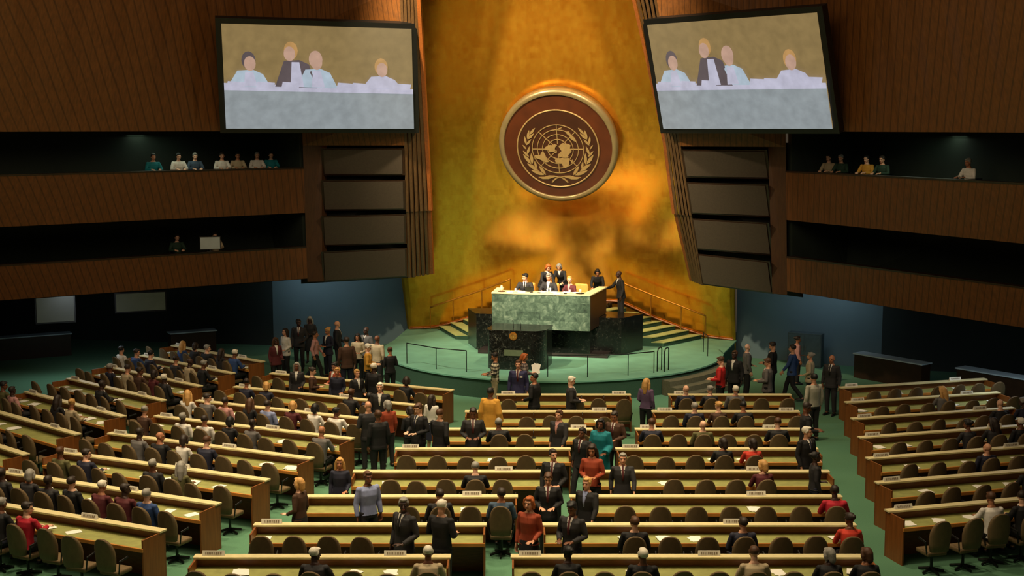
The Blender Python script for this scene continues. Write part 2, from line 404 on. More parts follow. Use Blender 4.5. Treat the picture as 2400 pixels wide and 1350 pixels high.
# video screens --------------------------------------------------------------
SCI = [(10.46, 5.17, -.99), (14.36, 4.66, -2.89)]; SCO = [(10.47, 11.55, -5.26), (14.36, 10.85, -6.95)]
TANBG = mat_emit('picture_tan', (146, 122, 78), .84); GREYBG = mat_emit('picture_grey', (150, 158, 162), .84); LAV = mat_emit('picture_lavender', (196, 194, 214), .84)
PINK = mat_emit('picture_pink', (198, 160, 140), .84); ORNG = mat_emit('picture_orange', (196, 150, 92), .84); DKS = mat_emit('picture_dark', (96, 84, 88), .84); PALEB = mat_emit('picture_pale', (180, 196, 210), .84)
for side, sx in (('left', -1), ('right', 1)):
    t = thing('video_screen', f'large lit video screen hanging {side} of the gold wall', 'screen', S((8.1, -3.5, 10.3), sx), 0, 'video screens')
    def sp(u, v, off=0):            # u 0..1 left to right as the audience sees it, v 0..1 from the bottom
        uu = u if sx > 0 else 1 - u
        b = V((lerp(SCI[0][1], SCO[0][1], uu), lerp(SCI[0][2], SCO[0][2], uu), lerp(SCI[0][0], SCO[0][0], uu)))
        c = V((lerp(SCI[1][1], SCO[1][1], uu), lerp(SCI[1][2], SCO[1][2], uu), lerp(SCI[1][0], SCO[1][0], uu)))
        p = b.lerp(c, v); return S(p + V((-.35, -.8, -.25)) * off, sx) - t.location
    mb = MB(); mb.hexa([sp(-.03, -.05, 0), sp(1.03, -.05, 0), sp(1.03, 1.05, 0), sp(-.03, 1.05, 0)], [sp(-.03, -.05, -.5), sp(1.03, -.05, -.5), sp(1.03, 1.05, -.5), sp(-.03, 1.05, -.5)]); obj('casing', mb, BLACK, t)
    mb = MB(); mb.hexa([sp(0, 0, .03), sp(1, 0, .03), sp(1, 1, .03), sp(0, 1, .03)], [sp(0, 0, -.02), sp(1, 0, -.02), sp(1, 1, -.02), sp(0, 1, -.02)])
    def flat(poly, m, off): mb.m = m; mb.add([sp(u, v, off) for u, v in poly], [tuple(range(len(poly)))])
    def ell(u, v, ru, rv): return [(u + ru * math.cos(a * PI / 8), v + rv * math.sin(a * PI / 8)) for a in range(16)]
    mb.m = 0
    flat([(0, 0), (.5, 0), (1, 0), (1, .40), (.5, .415), (0, .43)], 1, .08)
    flat([(0, .38), (1, .36), (1, .41), (0, .45)], 2, .10)
    for u, hv, hair, body, lean in ((.12, .64, 5, 6, .03), (.36, .74, 4, 5, -.04), (.47, .66, 3, 6, .02), (.82, .60, 4, 2, .02)):
        flat([(u - .10, .42), (u + .12, .41), (u + .08, hv - .10), (u + .03, hv - .06), (u - .05, hv - .07)], body, .11)
        flat([(u - .02, .42), (u + .05, .42), (u + .03, hv - .08), (u - .01, hv - .08)], 2, .12)
        flat(ell(u + lean * .3, hv + .03, .036, .085), hair, .13); flat(ell(u + lean * .5, hv, .03, .07), 3, .14)
    for u in (.05, .2, .33, .62, .7, .93): flat([(u - .04, .40), (u + .05, .40), (u + .06, .46), (u - .03, .47)], 2, .15)
    obj('picture', mb, [TANBG, GREYBG, LAV, PINK, ORNG, DKS, PALEB], t)

# ------------------------------------------------------------------ the seal
def seal_mesh(R, depth, thin=1.0):
    """globe, wreath: raised lines, coordinates traced in units of the globe's radius"""
    mb = MB(); C0 = (757, 582); K = 488.0
    def cv(p): return ((p[0] - C0[0] - .072 * (p[1] - C0[1])) / K * R, -(p[1] - C0[1]) / K * R)
    def ring(r, w):
        n = 64; o = [(r * R * math.cos(2 * PI * i / n), r * R * math.sin(2 * PI * i / n)) for i in range(n)]
        for i in range(n):
            a = 2 * PI * i / n; b = 2 * PI * (i + 1) / n
            q = [((r - w) * R * math.cos(a), (r - w) * R * math.sin(a)), ((r + w) * R * math.cos(a), (r + w) * R * math.sin(a)), ((r + w) * R * math.cos(b), (r + w) * R * math.sin(b)), ((r - w) * R * math.cos(b), (r - w) * R * math.sin(b))]
            mb.prism(q, 0, depth)
    w = .013 * thin
    for r in (1, .8, .6, .4): ring(r, w)
    for k in range(8):
        a = k * PI / 4 + PI / 2; c, s_ = math.cos(a), math.sin(a); r0 = .22 if k != 3 else .12
        mb.prism([((r0 * c + w * s_) * R, (r0 * s_ - w * c) * R), ((c + w * s_) * R, (s_ - w * c) * R), ((c - w * s_) * R, (s_ + w * c) * R), ((r0 * c - w * s_) * R, (r0 * s_ + w * c) * R)], 0, depth)
    lands = [[(310, 715), (420, 705), (435, 660), (470, 625), (510, 680), (540, 760), (585, 840), (520, 850), (455, 805), (330, 760)],
             [(505, 555), (530, 535), (560, 515), (600, 500), (640, 508), (690, 485), (740, 500), (705, 545), (700, 590), (720, 600), (690, 635), (640, 630), (600, 640), (575, 600), (520, 600)],
             [(770, 520), (800, 500), (830, 465), (900, 470), (960, 480), (1000, 510), (985, 560), (1020, 620), (1000, 650), (970, 690), (900, 690), (850, 690), (830, 740), (780, 750), (755, 700), (790, 660), (830, 620), (800, 570)],
             [(705, 800), (760, 765), (880, 765), (975, 760), (980, 880), (960, 930), (910, 965), (860, 930), (830, 860), (720, 850)],
             [(850, 690), (950, 690), (965, 740), (900, 758), (840, 742)], [(900, 230), (965, 230), (1000, 290), (1070, 350), (1105, 410), (1095, 435), (1020, 390), (975, 350), (985, 320), (930, 280)],
             [(750, 172), (790, 155), (830, 150), (800, 172)], [(1010, 820), (1040, 790), (1048, 850), (1020, 852)], [(700, 640), (740, 608), (738, 650), (712, 662)]]
    for l in lands: mb.prism([cv(p) for p in l][::-1], 0, depth * 1.3)
    leaves = [((175, 385), (205, 195)), ((150, 485), (117, 320)), ((152, 585), (82, 500)), ((205, 740), (88, 620)), ((250, 890), (92, 690)), ((392, 1032), (170, 880)), ((500, 1112), (250, 1020)),
              ((215, 290), (320, 155)), ((182, 385), (300, 265)), ((145, 505), (246, 385)), ((168, 695), (218, 520)), ((268, 890), (245, 660)), ((352, 992), (310, 820)), ((532, 1112), (396, 920))]
    def leaf(b, t, wd):
        b, t = V(b), V(t); d = t - b; nrm = V((-d.y, d.x)).normalized() * wd * d.length
        ps = [b, b + d * .25 + nrm * .8, b + d * .5 + nrm, b + d * .78 + nrm * .6, t, b + d * .78 - nrm * .6, b + d * .5 - nrm, b + d * .25 - nrm * .8]
        return [(p.x, p.y) for p in ps]
    for b, t in leaves:
        b, t = cv(b), cv(t)
        for m in (1, -1): mb.prism(leaf((b[0] * m, b[1]), (t[0] * m, t[1]), .13)[::m], 0, depth)
    for m in (1, -1):
        poly = [(0, -1.17), (-.2, -1.12), (-.42, -1.11), (-.6, -1.17), (-.84, -1.18), (-.68, -1.26), (-.45, -1.26), (-.2, -1.17)]
        mb.prism([(x * R * m, y * R) for x, y in poly][::-m], 0, depth)
        st = [(0, -1.15), (.12, -1.19), (.25, -1.28), (.34, -1.39), (.29, -1.41), (.2, -1.31), (.08, -1.22), (-.02, -1.19)]
        mb.prism([(x * R * m, y * R) for x, y in st][::-m], 0, depth)
    return mb
def disc(mb, r, z0, z1, n=96, bev=0):
    mb.lathe([(r - bev, z0), (r, z0 + bev), (r, z1 - bev), (r - bev, z1)] if bev else [(r, z0), (r, z1)], n)
SR = 1.14; LEAN = math.radians(22)
sc_ = at(1307, 345, y=3.3)
t = thing('wall_emblem', 'large round wooden emblem with globe and wreath on the gold wall', 'emblem', sc_)
# emblem plane: local z faces the hall, leaning forward at the top
Mseal = Matrix((V((1, 0, 0)), V((0, -math.sin(LEAN), math.cos(LEAN))), V((0, -math.cos(LEAN), -math.sin(LEAN))))).transposed().to_4x4()
t.matrix_world = Matrix.Translation(sc_) @ Mseal
mb = MB(); n = 96
prof = [(2.30, -.6), (2.33, -.14), (2.31, -.04), (2.13, .02), (2.10, -.05), (2.10, -.6)]
vs = [(r * SR * math.cos(2 * PI * k / n), r * SR * math.sin(2 * PI * k / n), z) for r, z in prof for k in range(n)]
mb.add(vs, [(i * n + k, i * n + (k + 1) % n, ((i + 1) % 6) * n + (k + 1) % n, ((i + 1) % 6) * n + k) for i in range(6) for k in range(n)]); obj('rim', mb, SEALR, t, True)
mb = MB(); disc(mb, 2.11 * SR, -.5, -.07); obj('disc', mb, SEALW, t)
mb = MB(); mb.M = Matrix.Translation((0, -.1, 0)); disc(mb, 1.57 * SR, -.07, -.035); obj('inner_disc', mb, SEALI, t)
mb = MB(); pts = [(1.59 * SR * math.cos(2 * PI * k / 96), 1.59 * SR * math.sin(2 * PI * k / 96) - .1, -.04) for k in range(97)]; mb.tube(pts, .035, 8, False); obj('ring', mb, SEALM, t, True)
mb = seal_mesh(SR, .035); mb.v = [(x, y - .1, z - .036) for x, y, z in mb.v]; obj('globe_and_wreath', mb, SEALM, t)

# ------------------------------------------------------------------ rostrum
fl = V((.5, .866, 0))
PLAT = [(-3.2, 1.7), (3.2, 1.7), (3.95, 3.2), (.82, 4.02), (2.13, 6.55), (1.2, 6.65), (-1.2, 6.65), (-2.13, 6.55), (-.82, 4.02), (-3.95, 3.2)]
mb = MB(); mb.prism(PLAT, DZ, PZ - .08); t = thing('rostrum_platform', 'black veined marble platform block carrying the green marble rostrum', 'platform', (0, 0, 0))
obj('base', mb, BMARB, t)
mb = MB(); mb.prism([(x * 1.006, y * 1.002) for x, y in PLAT], PZ - .08, PZ); obj('top_slab', mb, BMARB, t)
mb = MB(); mb.box(-2.9, 2.75, .75, 1.7, DZ, DZ + .16); obj('plinth_step', mb, mk('plinth_stone', (46, 38, 36), .4, 0, .3, 4), t)
mb = MB(); mb.box(-2.0, 2.0, .75, 1.72, DZ + .16, 2.04); obj('support', mb, BMARB, t)

t = thing('rostrum', 'long green marble rostrum desk with cream top on the black platform', 'desk', (0, 0, 2.05))
mb = MB(); mb.box(-2.1, 2.1, 0, .14, 0, 1.48); obj('marble_front', mb, GMARB, t, bevel=.01)
for m, y1 in ((1, 3.0), (-1, 1.68)):
    X = lambda y: 2.1 + .09 * (y - .14)
    mb = MB()
    for ya, yb, zb in ((.14, 1.66, 0), (1.66, y1, .37)) if m > 0 else ((.14, 1.66, 0),):
        q = [((X(ya) - .12) * m, ya), (X(ya) * m, ya), (X(yb) * m, yb), ((X(yb) - .12) * m, yb)][::m]
        mb.prism(q, zb, 1.48)
    obj('side_panel', mb, WOODK, t)
mb = MB(); mb.prism([(-2.12, -.02), (2.12, -.02), (2.4, 3.03), (2.02, 3.03), (1.75, .85), (-1.85, .85), (-1.95, 1.72), (-2.28, 1.72)], 1.48, 1.53); obj('desktop', mb, CREAM, t, bevel=.008)
mb = MB(); mb.box(-1.98, 1.98, .14, .9, 0, .12); obj('soffit', mb, DARK, t)

# speaker's podium
t = thing('podium', 'black marble speaker podium below the rostrum with gilt emblem', 'podium', (-.55, -2.0, DZ))
px = [(-1.15, 1.1), (-1.15, -.3)] + [(-1.15 + .35 - .35 * math.cos(a * PI / 12), -.3 - .35 * math.sin(a * PI / 12)) for a in range(1, 7)] + [(.98 - .0, -.65)] + [(.98 + .75 * math.sin(a * PI / 16), .1 - .75 * math.cos(a * PI / 16)) for a in range(1, 9)] + [(1.73, 1.1)]
px = [(x * .78 if x > 0 else x * 1.12, y) for x, y in px]
mb = MB(); mb.prism([(x * .9, y) for x, y in px], 0, 1.56); obj('body', mb, BMARB, t, bevel=.01)
mb = MB(); mb.prism([(x * .93 - .01, y * 1.02) for x, y in px], 1.56, 1.61); obj('top', mb, BMARB, t)
mb = MB()
for k in (-.15, .15): mb.tube([(k - .05, .1, 1.61), (k - .05, .02, 1.85), (k - .05, -.1, 1.95)], .012, 6)
obj('microphone', mb, BLACK, t)
mb = MB(); mb.box(-.42, .36, -.675, -.64, .58, .82); obj('plaque', mb, mk('plaque_metal', (104, 112, 84), .45, .3, .1, 6), t)
e = link('emblem', None, t, (-.05, -.65, 1.38)); e.rotation_euler = (PI / 2, 0, 0)
mb = MB(); disc(mb, .165, 0, .02, 40); obj('emblem_disc', mb, mk('emblem_gilt', (176, 112, 40), .35, .5, .15, 8), e)
mb = seal_mesh(.095, .012, 1.6); mb.v = [(x, y + .005, z + .02) for x, y, z in mb.v]; obj('emblem_relief', mb, mk('emblem_relief', (236, 200, 110), .3, .7, .1, 8), e)
# podium's 'emblem' is an Empty part: its two meshes are sub-parts

# stairs left and right
for side, sx in (('left', -1), ('right', 1)):
    t = thing('stairs', f'carpeted stairs climbing to the platform {side} of the rostrum', 'stairs', (0, 0, DZ))
    for k in range(7):
        a0 = V((4.78 - .55 * k, 4.13, 0)) if k < 2 else V((4.78 - .55 * k + .0, 4.13 + .09 * (k - 1) * (1 if k < 4 else 0), 0))
        L = (6.72 - .05 * k - a0.y) / .866; a1 = a0 + fl * L; c1 = a1 + V((-.55, .04, 0)); c0 = a0 + V((-.55, .0, 0))
        zt = .2 * (k + 1); q = [a0, a1, c1, c0]
        if sx < 0: q = q[::-1]
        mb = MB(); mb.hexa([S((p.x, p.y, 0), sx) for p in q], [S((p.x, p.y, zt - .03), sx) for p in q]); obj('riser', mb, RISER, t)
        o_ = V((.03, -.02, 0)); q2 = [a0 + o_, a1 + o_, c1, c0]
        mb = MB(); mb.hexa([S((p.x, p.y, zt - .03), sx) for p in q2], [S((p.x, p.y, zt), sx) for p in q2]); obj('tread', mb, TREAD, t)

# copper-coloured trim along the gold wall and the stair handrails
TRZ = [(2.4, 2.42), (2.74, 2.29), (4.06, 1.68), (5.24, 1.27), (6.0, 1.05), (6.5, .91), (7.0, .87), (7.8, .84)]
RLZ = [(2.6, 3.45), (2.86, 3.33), (4.16, 2.82), (5.3, 2.42), (6.5, 2.0)]
for side, sx in (('left', -1), ('right', 1)):
    mb = MB(); pts = []
    for i in range(33):
        x = lerp(7.75, 0, i / 32); z = tab(max(x, 2.4), TRZ)[0]; p = gold_x(x * sx, z); pts.append((p.x, p.y - .06, z))
    mb.tube(pts, .038, 6); struct(f'baseboard_{side}', mb, TRIMO)
    t = thing('handrail', f'brass stair handrail along the gold wall {side} of the rostrum', 'handrail', (0, 0, 0))
    mb = MB(); pts = []
    for i in range(15):
        x = lerp(6.5, 2.6, i / 14); z = tab(x, RLZ)[0]; p = gold_x(x * sx, z); pts.append((p.x, p.y - .55, z))
    mb.tube(pts, .04, 8); obj('rail', mb, BRASS, t, True)
    for i in (0, 4, 9, 14):
        mb = MB(); p = pts[i]; mb.tube([(p[0], p[1], p[2]), (p[0], p[1], p[2] - 1.06)], .025, 6); obj('post', mb, BRASS, t)

# stage railings
def railing(pts, label, h=.86):
    p0 = pts[0]; t = thing('stage_railing', label, 'railing', (p0[0], p0[1], DZ))
    q = [(x - p0[0], y - p0[1], h) for x, y in pts]
    mb = MB(); mb.tube(q, .022, 6); obj('rail', mb, DMET, t, True)
    for p in q:
        mb = MB(); mb.tube([(p[0], p[1], 0), (p[0], p[1], h)], .018, 6); obj('post', mb, DMET, t)
railing([(-5.2, -2.2), (-3.69, -3.11), (-2.34, -3.45)], 'thin metal railing on the stage edge left of the podium')
railing([(1.02, -3.75), (2.55, -3.45), (4.06, -2.8), (5.0, -2.05)], 'thin metal railing on the stage edge right of the podium')
t = thing('step_rail', 'looped metal grab rail beside the stage steps at right', 'railing', (5.1, -1.7, DZ))
for k, dx in enumerate((0, .28)):
    mb = MB(); mb.tube([(dx, 0, 0), (dx, 0, .8), (dx + .03, .06, .92), (dx + .1, .25, .95), (dx + .13, .42, .86), (dx + .13, .42, 0)], .025, 8); obj('loop', mb, DMET, t, True)
railing([(6.6, 3.2), (6.85, 2.2)], 'short metal railing at the right end of the stage')
t = thing('stage_steps', 'broad low steps leading up to the right end of the stage', 'steps', (0, 0, 0))
for k in range(3):
    a0, a1 = .80, 1.45; r = DR + .05 + .4 * (3 - k)
    mb = MB(); mb.prism([*arc(r, DC, a0, a1, 10), *arc(DR - .02, DC, a0, a1, 10)[::-1]], .2 * k, .2 * (k + 1)); obj('step', mb, mk('step_carpet', (86, 84, 62), .9, 0, .15, 14), t)

# ------------------------------------------------------------------ delegate furniture
def chair_proto():
    t = thing('delegate_chair', 'chair', 'chair')
    mb = MB(); mb.rbox(-.25, .25, -.24, .2, .32, .40, .03); obj('seat', mb, TANCH, t, True)
    mb = MB(); rows = []
    prof = [(.42, .22), (.55, .25), (.68, .262), (.78, .25), (.86, .215), (.915, .165), (.948, .105), (.962, .045)]
    n = 9; vs = []; 
    for dz, dy in ((0, 0), (0, .06)):
        for z, w in prof:
            for i in range(n):
                u = -1 + 2 * i / (n - 1); vs.append((u * w, .27 + dy - 1.05 * (u * w) ** 2 + (z - .42) * .14, z))
    m = len(prof); fs = []
    for j in range(m - 1):
        for i in range(n - 1):
            a = j * n + i; fs.append((a, a + 1, a + n + 1, a + n)); b = a + m * n; fs.append((b + n, b + n + 1, b + 1, b))
    for j in range(m - 1):
        for i in (0, n - 1):
            a = j * n + i; fs.append((a, a + n, a + n + m * n, a + m * n) if i == 0 else (a + n, a, a + m * n, a + n + m * n))
    for i in range(n - 1):
        fs.append((i, i + m * n, i + 1 + m * n, i + 1)); a = (m - 1) * n + i; fs.append((a, a + 1, a + 1 + m * n, a + m * n))
    mb.add(vs, fs); obj('backrest', mb, TANCH, t, True)
    mb = MB(); mb.lathe([(.035, .05), (.03, .2), (.03, .28), (.12, .32)], 10)
    mb.M = Matrix.Identity(4)
    for k in range(5):
        a = k * 2 * PI / 5 + .3; mb.tube([(0, 0, .07), (.28 * math.cos(a), .28 * math.sin(a), .025)], [.03, .022], 6)
    obj('pedestal', mb, DMET, t)
    for s in (-1, 1):
        mb = MB(); mb.tube([(s * .25, .16, .37), (s * .30, .18, .58), (s * .30, -.06, .60)], [.018, .018, .022], 6); obj('armrest', mb, BLACK, t)
    reg(t); return t
CH = chair_proto(); ch_used = [False]
def place_chair(p, rz, label, group):
    o = CH if not ch_used[0] else copy_tree(CH); ch_used[0] = True
    o.location = p; o.rotation_euler = (0, 0, rz); o.scale = (1.06, 1.12, 1.42); tag(o, label, None, group); return o

def papers_mesh(n, seed):
    r = random.Random(seed); mb = MB()
    for k in range(n):
        a = r.uniform(-.25, .25); mb.M = Matrix.Translation((r.uniform(-.02, .02) * k, r.uniform(-.02, .02) * k, k * .004)) @ Matrix.Rotation(a, 4, 'Z')
        mb.box(-.105, .105, -.148, .148, 0, .004)
    return mb.mesh('paper', PAPER)
PAPERS = [papers_mesh(n, n) for n in (1, 2, 3, 5)]
def plate_mesh():
    mb = MB(); mb.add([(-.22, -.03, 0), (.22, -.03, 0), (.22, .04, 0), (-.22, .04, 0), (-.22, .0, .1), (.22, .0, .1), (.22, .012, .1), (-.22, .012, .1)], [(0, 3, 2, 1), (4, 5, 6, 7), (0, 1, 5, 4), (1, 2, 6, 5), (2, 3, 7, 6), (3, 0, 4, 7)])
    mb.m = 1; r = random.Random(4); x = -.16
    while x < .15:
        w = r.uniform(.015, .035); mb.add([(x, -.0285, .025), (x + w, -.0285, .025), (x + w, -.0095, .075), (x, -.0095, .075)], [(0, 1, 2, 3)]); x += w + .014
    return mb.mesh('name_plate', [WHITE, mk('faded_ink', (128, 114, 92), .8, 0, .05, 8)])
PLATE = plate_mesh()
def mic_mesh():
    mb = MB(); mb.rbox(-.06, .06, -.05, .05, 0, .035, .01); mb.tube([(0, .02, .03), (0, .0, .14), (0, -.07, .22)], [.006, .006, .011], 6); return mb.mesh('microphone', BLACK)
MIC = mic_mesh()

SEATS = {}
BLK = {}
def desk_row(blk, row, origin, tilt, length, nseat, where):
    """origin: left end of the raised ledge; u runs along the desk, v towards the audience"""
    k_ = .974; origin = V((CAM.x + (origin.x - CAM.x) * k_, CAM.y + (origin.y - CAM.y) * k_, 0)); length *= k_
    M = Matrix.Translation(origin) @ Matrix.Rotation(tilt, 4, 'Z')
    t = thing('delegate_desk', f'long wooden desk, {ORD[row]} row from the stage, {where.replace("the block", "block").replace("the far", "far")}', 'desk', origin, tilt, f'delegate desks in {where}')
    L = length
    mb = MB(); mb.box(0, L, -.06, 0, 0, 1.14); obj('front_panel', mb, WOODD, t)
    mb = MB(); mb.rbox(-.03, L + .03, -.21, .03, 1.14, 1.19, .01); obj('ledge', mb, CREAM, t)
    mb = MB(); mb.box(.04, L - .04, -.76, -.06, .89, .935); obj('worktop', mb, OLIVE, t)
    mb = MB(); mb.rbox(.0, L, -.81, -.76, .85, .942, .01); obj('edge_trim', mb, mk('edge_wood', (196, 128, 54), .45, 0, .2, 3), t)
    for x0 in (0, L - .04):
        mb = MB(); mb.box(x0, x0 + .04, -.78, -.06, 0, 1.14); obj('end_panel', mb, mk('end_wood', (132, 76, 30), .45, 0, .2, 3, 0, (6, 6, .5)), t)
    for i in range(nseat):
        x = (i + .5) * L / nseat
        SEATS[(blk, row, i + 1)] = (M @ V((x, -1.28, 0)), tilt, M, x, where)
BL = 'the block right of the centre aisle'; AL = 'the block left of the centre aisle'; CL = 'the block right of the second aisle'; EL = 'the far right block'; DL = 'the far left block'
T12 = math.radians(12.3); YR = [-7.92, -10.74, -13.35, -15.95, -18.55, -21.05, -23.5, -25.9]
aisle1 = lambda y: 5.25 + (y + 8) * .1
for r, y0 in enumerate(YR, 1):
    xl = -.05 + (y0 + 7.9) * .15; xr = aisle1(y0) - .62
    desk_row('B', r, V((xl, y0 + xl * math.tan(T12), 0)), T12, (xr - xl) / math.cos(T12), max(6, round((xr - xl) / .8)), BL)
    xl = aisle1(y0) + .75; xr = 10.4 + (-y0 - 9) * .10
    desk_row('C', r, V((xl, y0 + xl * math.tan(T12), 0)), T12, (xr - xl) / math.cos(T12), round((xr - xl) / .82), CL)
    xr = -1.75 + (y0 + 7.6) * .14; xl = -9.4 + (y0 + 6) * .10
    desk_row('A', r, V((xl, y0 - xl * math.tan(T12), 0)), -T12, (xr - xl) / math.cos(T12), round((xr - xl) / .84), AL)
T30 = math.radians(28)
for r in range(1, 8):
    y = -3.6 - 2.6 * (r - 1); L = 6.2
    desk_row('E', r, V((12.1 + .1 * (r - 1), y - .4, 0)), T30, L, 7, EL)
    x = -10.9 - .13 * (r - 1); d = V((math.cos(T30), -math.sin(T30), 0))
    desk_row('D', r, V((x, y, 0)) - d * L, -T30, L, 7, DL)

# ------------------------------------------------------------------ people
def remesh(mb, voxel, mats, name, smooth=2):
    me = mb.mesh(name + '_raw', mats); o = bpy.data.objects.new('tmp', me); COL.objects.link(o)
    m = o.modifiers.new('r', 'REMESH'); m.mode = 'VOXEL'; m.voxel_size = voxel; m.use_smooth_shade = True
    if smooth:
        s = o.modifiers.new('s', 'SMOOTH'); s.factor = .5; s.iterations = smooth
    dg = bpy.context.evaluated_depsgraph_get(); out = bpy.data.meshes.new_from_object(o.evaluated_get(dg)); out.name = name
    bpy.data.objects.remove(o); bpy.data.meshes.remove(me)
    out.polygons.foreach_set('use_smooth', [True] * len(out.polygons))
    return out
def limb(mb, pts, radii, n=12):
    """closed tapered tube with rounded ends"""
    pts = [V(p) for p in pts]; a = (pts[1] - pts[0]).normalized(); b = (pts[-1] - pts[-2]).normalized(); r0, r1 = radii[0], radii[-1]
    P = [pts[0] - a * r0 * .92, pts[0] - a * r0 * .6, *pts, pts[-1] + b * r1 * .6, pts[-1] + b * r1 * .92]; R = [r0 * .35, r0 * .78, *radii, r1 * .78, r1 * .35]
    mb.tube(P, R, n)
def trunk(mb, st, n=20):
    """st: (centre, lateral axis, rx, ry); rings square to the spine"""
    vs = []; fs = []; m = len(st)
    for i, (c, ax, rx, ry) in enumerate(st):
        t = (V(st[min(i + 1, m - 1)][0]) - V(st[max(i - 1, 0)][0])).normalized(); ax = V(ax); ax = (ax - t * ax.dot(t)).normalized(); ay = t.cross(ax)
        for k in range(n):
            a = 2 * PI * k / n; cx, sy = math.cos(a), math.sin(a)
            cx = math.copysign(abs(cx) ** .85, cx); sy = math.copysign(abs(sy) ** .85, sy)
            vs.append(V(c) + ax * cx * rx + ay * sy * ry)
    for i in range(m - 1):
        for k in range(n): fs.append((i * n + k, i * n + (k + 1) % n, (i + 1) * n + (k + 1) % n, (i + 1) * n + k))
    fs += [tuple(range(n))[::-1], tuple(range((m - 1) * n, m * n))]; mb.add(vs, fs)

# poses: figure faces -Y; right hand is at -X. 'sp' spine: pelvis, waist, chest, neck base, head centre
def pose(**k):
    d = dict(sp=[(0, 0, .95), (0, .005, 1.10), (0, 0, 1.30), (0, .015, 1.47), (0, -.01, 1.635)], tw=0, hy=0, hp=0, fem=False,
             sh=[(-.185, .01, 1.425), (.185, .01, 1.425)], el=[(-.235, .03, 1.14), (.235, .03, 1.14)], wr=[(-.245, -.03, .885), (.245, -.03, .885)],
             hd=[(0, -.05, -1), (0, -.05, -1)], hip=[(-.09, 0, .92), (.09, 0, .92)], kn=[(-.10, -.015, .50), (.10, -.015, .50)], an=[(-.105, .02, .09), (.105, .02, .09)], ft=[(-.1, -1, 0), (.1, -1, 0)])
    d.update(k); return d
def lean_up(dy, dz=0):
    """upper body shifted forward, with shoulders"""
    f = [0, .25, .62, .9, 1.1]; base = [(0, 0, .95), (0, .005, 1.10), (0, 0, 1.30), (0, .015, 1.47), (0, -.01, 1.635)]
    return [(x, y - dy * k, z - dz * k) for (x, y, z), k in zip(base, f)]
SIT = dict(hip=[(-.09, 0, .50), (.09, 0, .50)], kn=[(-.12, -.42, .50), (.12, -.42, .50)], an=[(-.12, -.40, .09), (.12, -.40, .09)])
def sitsp(dy): return [(0, .02, .53), (0, .03 - dy * .2, .68), (0, .03 - dy * .6, .88), (0, .04 - dy * .9, 1.05), (0, .02 - dy * 1.1, 1.215)]
POSES = {
    'stand': pose(),
    'stand_turn': pose(hy=.7, wr=[(-.22, -.08, .89), (.16, -.22, 1.02)], hd=[(0, -.1, -1), (-.8, -.5, .1)], el=[(-.235, .03, 1.14), (.25, .03, 1.14)]),
    'hold': pose(hp=.35, el=[(-.25, .02, 1.15), (.25, .02, 1.15)], wr=[(-.12, -.24, 1.10), (.12, -.24, 1.10)], hd=[(.45, -.8, .1), (-.45, -.8, .1)]),
    'walk': pose(kn=[(-.10, -.16, .52), (.10, .06, .50)], an=[(-.10, -.24, .10), (.10, .34, .14)], el=[(-.235, .10, 1.15), (.235, -.08, 1.15)], wr=[(-.24, .02, .92), (.23, -.22, .96)], hd=[(0, -.2, -1), (0, -.5, -.8)]),
    'hold_f': pose(fem=True, hp=.3, el=[(-.22, .02, 1.15), (.22, .02, 1.15)], wr=[(-.10, -.22, 1.14), (.10, -.22, 1.12)], hd=[(.5, -.7, .2), (-.5, -.7, .2)], sh=[(-.165, .01, 1.42), (.165, .01, 1.42)]),
    'stand_f': pose(fem=True, sh=[(-.165, .01, 1.42), (.165, .01, 1.42)], el=[(-.205, .03, 1.14), (.205, .03, 1.14)], wr=[(-.21, -.06, .89), (.16, -.18, 1.02)], hd=[(0, -.1, -1), (-.3, -.9, .1)]),
    'lean_f': pose(fem=True, hp=.5, sp=lean_up(.34, .10), sh=[(-.165, -.26, 1.345), (.165, -.26, 1.345)], el=[(-.21, -.34, 1.08), (.21, -.34, 1.08)], wr=[(-.16, -.50, .98), (.16, -.50, .98)], hd=[(.1, -1, -.2), (-.1, -1, -.2)]),
    'reach': pose(hp=.15, sp=lean_up(.08, .0), el=[(-.26, -.22, 1.18), (.235, -.02, 1.14)], wr=[(-.22, -.45, 1.13), (.245, -.10, .885)], sh=[(-.185, -.06, 1.42), (.185, -.05, 1.42)], hd=[(.1, -1, -.1), (0, -.1, -1)]),
    'sit_desk': pose(**SIT, sp=sitsp(.12), hp=.2, sh=[(-.185, -.06, 1.0), (.185, -.06, 1.0)], el=[(-.26, -.14, .77), (.26, -.14, .77)], wr=[(-.13, -.36, .79), (.13, -.36, .79)], hd=[(.3, -.9, -.05), (-.3, -.9, -.05)]),
    'sit_turn': pose(**SIT, sp=sitsp(.08), hy=-.75, hp=.15, sh=[(-.185, -.03, 1.005), (.185, -.03, 1.005)], el=[(-.27, -.12, .78), (.26, -.10, .77)], wr=[(-.16, -.36, .80), (.10, -.34, .79)], hd=[(.2, -.9, -.05), (-.5, -.8, -.05)]),
    'sit_f': pose(**SIT, fem=True, sp=sitsp(.10), hy=.5, hp=.15, sh=[(-.165, -.05, 1.0), (.165, -.05, 1.0)], el=[(-.23, -.13, .77), (.23, -.13, .77)], wr=[(-.10, -.34, .79), (.12, -.34, .79)], hd=[(.4, -.9, -.05), (-.4, -.9, -.05)]),
    'sit_lap': pose(**SIT, sp=sitsp(-.03), hy=.25, sh=[(-.185, .06, 1.0), (.185, .06, 1.0)], el=[(-.25, .02, .74), (.25, .02, .74)], wr=[(-.11, -.13, .60), (.11, -.13, .60)], hd=[(.7, -.5, -.05), (-.5, -.8, -.05)]),
}
